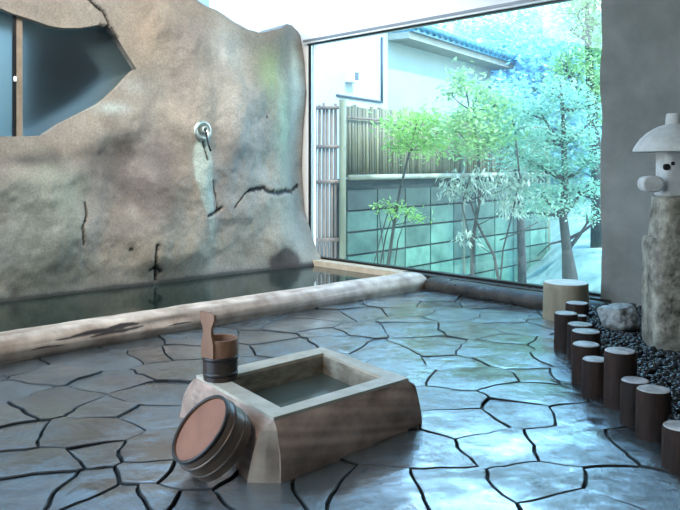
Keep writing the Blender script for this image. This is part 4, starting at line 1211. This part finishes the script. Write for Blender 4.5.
# hillside and its trees
bm = bmesh.new(); nx, ny = 70, 24; gr = []
for i in range(nx+1):
    col = []
    for j in range(ny+1):
        u = -22+64*i/nx; yy = 22+26*j/ny
        z = .3+(3.6+1.0*fbm(u*.12, 3, 1, 3))*sm(22, 42, yy)+.5*fbm(u*.4, yy*.4, 5, 3)
        col.append(bm.verts.new((u, yy, z)))
    gr.append(col)
for i in range(nx):
    for j in range(ny): bm.faces.new((gr[i][j], gr[i+1][j], gr[i+1][j+1], gr[i][j+1]))
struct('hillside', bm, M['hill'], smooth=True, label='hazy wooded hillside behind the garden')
random.seed(31)
def tuft(r, h, sd):
    bl = []
    rn = random.Random(sd)
    for k in range(7):
        a = rn.uniform(0, 6.28); q = rn.uniform(0, .6)*r
        bl.append((q*math.cos(a), q*math.sin(a), h*rn.uniform(.5, .95), r*rn.uniform(.4, .6), r*rn.uniform(.4, .6), h*rn.uniform(.14, .22)))
    return leaves_mesh(bl, 2600, r*.12, .6, sd)
tufts = [tuft(1.3, 3.0, 41), tuft(1.6, 2.6, 42), tuft(1.1, 3.4, 43)]
for m_ in tufts: m_.materials.append(M['leaf_haze'])
bm = bmesh.new(); tube(bm, [(0, 0, -.3), (.05, 0, 1.2), (0, .05, 2.4)], [.12, .09, .03], 6)
tm = bpy.data.meshes.new('hill_trunk'); bm.to_mesh(tm); bm.free(); tm.materials.append(M['bark'])
where = ['left', 'middle', 'right']
spots = []
for row, (yy, zz) in enumerate(((17, .8), (20, 1.3), (24, 1.9), (30, 2.6), (36, 3.3))):
    k = 9
    for i in range(k):
        u = 455+170*(i+.5*(row % 2))/k+random.uniform(-6, 6)
        if row == 0 and u < 520: continue
        spots.append(((u-340)/F*yy, yy, zz-.4, row, u))
for i, (x_, y_, z_, row, u) in enumerate(spots):
    e = bpy.data.objects.new('hill_tree', None); C.objects.link(e); e.location = (x_, y_, z_)
    e.rotation_euler.z = random.uniform(0, 6); s_ = random.uniform(.8, 1.15)*(1+.12*row); e.scale = (s_, s_, s_*.9)
    rowname = ['at the foot of the hill', 'low on the hill', 'halfway up the hill', 'high on the hill', 'on the hill crest'][row]
    tag(e, 'hazy blue-green tree '+rowname+' behind the garden', 'tree', 'hazy trees '+rowname)
    a = bpy.data.objects.new('foliage', tufts[i % 3]); C.objects.link(a); a.parent = e
    b = bpy.data.objects.new('trunk', tm); C.objects.link(b); b.parent = e

# ---------------------------------------------------------------- light
w = bpy.data.worlds.new('sky'); bpy.context.scene.world = w; w.use_nodes = True
nt = w.node_tree; nt.nodes.clear()
out = nt.nodes.new('ShaderNodeOutputWorld'); bg = nt.nodes.new('ShaderNodeBackground')
tcn = nt.nodes.new('ShaderNodeTexCoord'); sep = nt.nodes.new('ShaderNodeSeparateXYZ'); nt.links.new(tcn.outputs['Generated'], sep.inputs[0])
rp = nt.nodes.new('ShaderNodeValToRGB'); e = rp.color_ramp.elements
e[0].position = 0; e[0].color = (.80, .92, 1, 1); e[1].position = .9; e[1].color = (.22, .50, .90, 1)
m1 = e.new(.22); m1.color = (.82, .93, 1, 1)
m2 = e.new(.38); m2.color = (.62, 1.16, 1.85, 1); m3 = e.new(.6); m3.color = (.36, .85, 1.45, 1)
nt.links.new(sep.outputs['Z'], rp.inputs[0]); nt.links.new(rp.outputs[0], bg.inputs[0]); bg.inputs[1].default_value = 6.2
nt.links.new(bg.outputs[0], out.inputs[0])
sun = bpy.data.lights.new('sun', 'SUN'); sun.energy = 6; sun.angle = .05; sun.color = (1, .93, .80)
so = bpy.data.objects.new('sun', sun); C.objects.link(so); so.rotation_euler = Vector((-.55, .45, -.8)).to_track_quat('-Z', 'Y').to_euler()
def add_fill(name, loc, tgt, size, energy, color, spread=180):  # unseen area lights added to fill the room
    l = bpy.data.lights.new(name, 'AREA'); l.shape = 'RECTANGLE'; l.size = size[0]; l.size_y = size[1]; l.energy = energy; l.color = color; l.spread = math.radians(spread)
    o = bpy.data.objects.new(name, l); C.objects.link(o); o.location = loc
    o.rotation_euler = (Vector(tgt)-Vector(loc)).to_track_quat('-Z', 'Y').to_euler(); return o
add_fill('fill_light', (-2.2, 3.4, 4.05), (-2.6, 6.3, 1.3), (1.4, 1.4), 105, (1, .94, .86), 110)  # added wash to brighten the near rock wall
add_fill('fill_light', (-.9, 5.2, 4.05), (-1.2, 7.9, 1.3), (1.4, 1.4), 90, (1, .94, .86), 110)  # second added wash, on the far rock wall
add_fill('fill_light', (-2.2, 1.2, 4.05), (-2.0, 1.6, 0), (1.2, 1.2), 45, (1, .96, .9), 150)  # added downward fill over the left floor

cam = bpy.data.cameras.new('camera'); cam.sensor_width = 36; cam.lens = F/680*36; cam.shift_y = -90/680; cam.clip_start = .05; cam.clip_end = 300
co = bpy.data.objects.new('camera', cam); C.objects.link(co); co.location = (0, 0, H); co.rotation_euler = (PI/2, 0, 0)
sc = bpy.context.scene; sc.camera = co
sc.view_settings.view_transform = 'Standard'; sc.view_settings.look = 'None'; sc.view_settings.gamma = 1; sc.view_settings.exposure = .13
sc.view_settings.use_curve_mapping = False
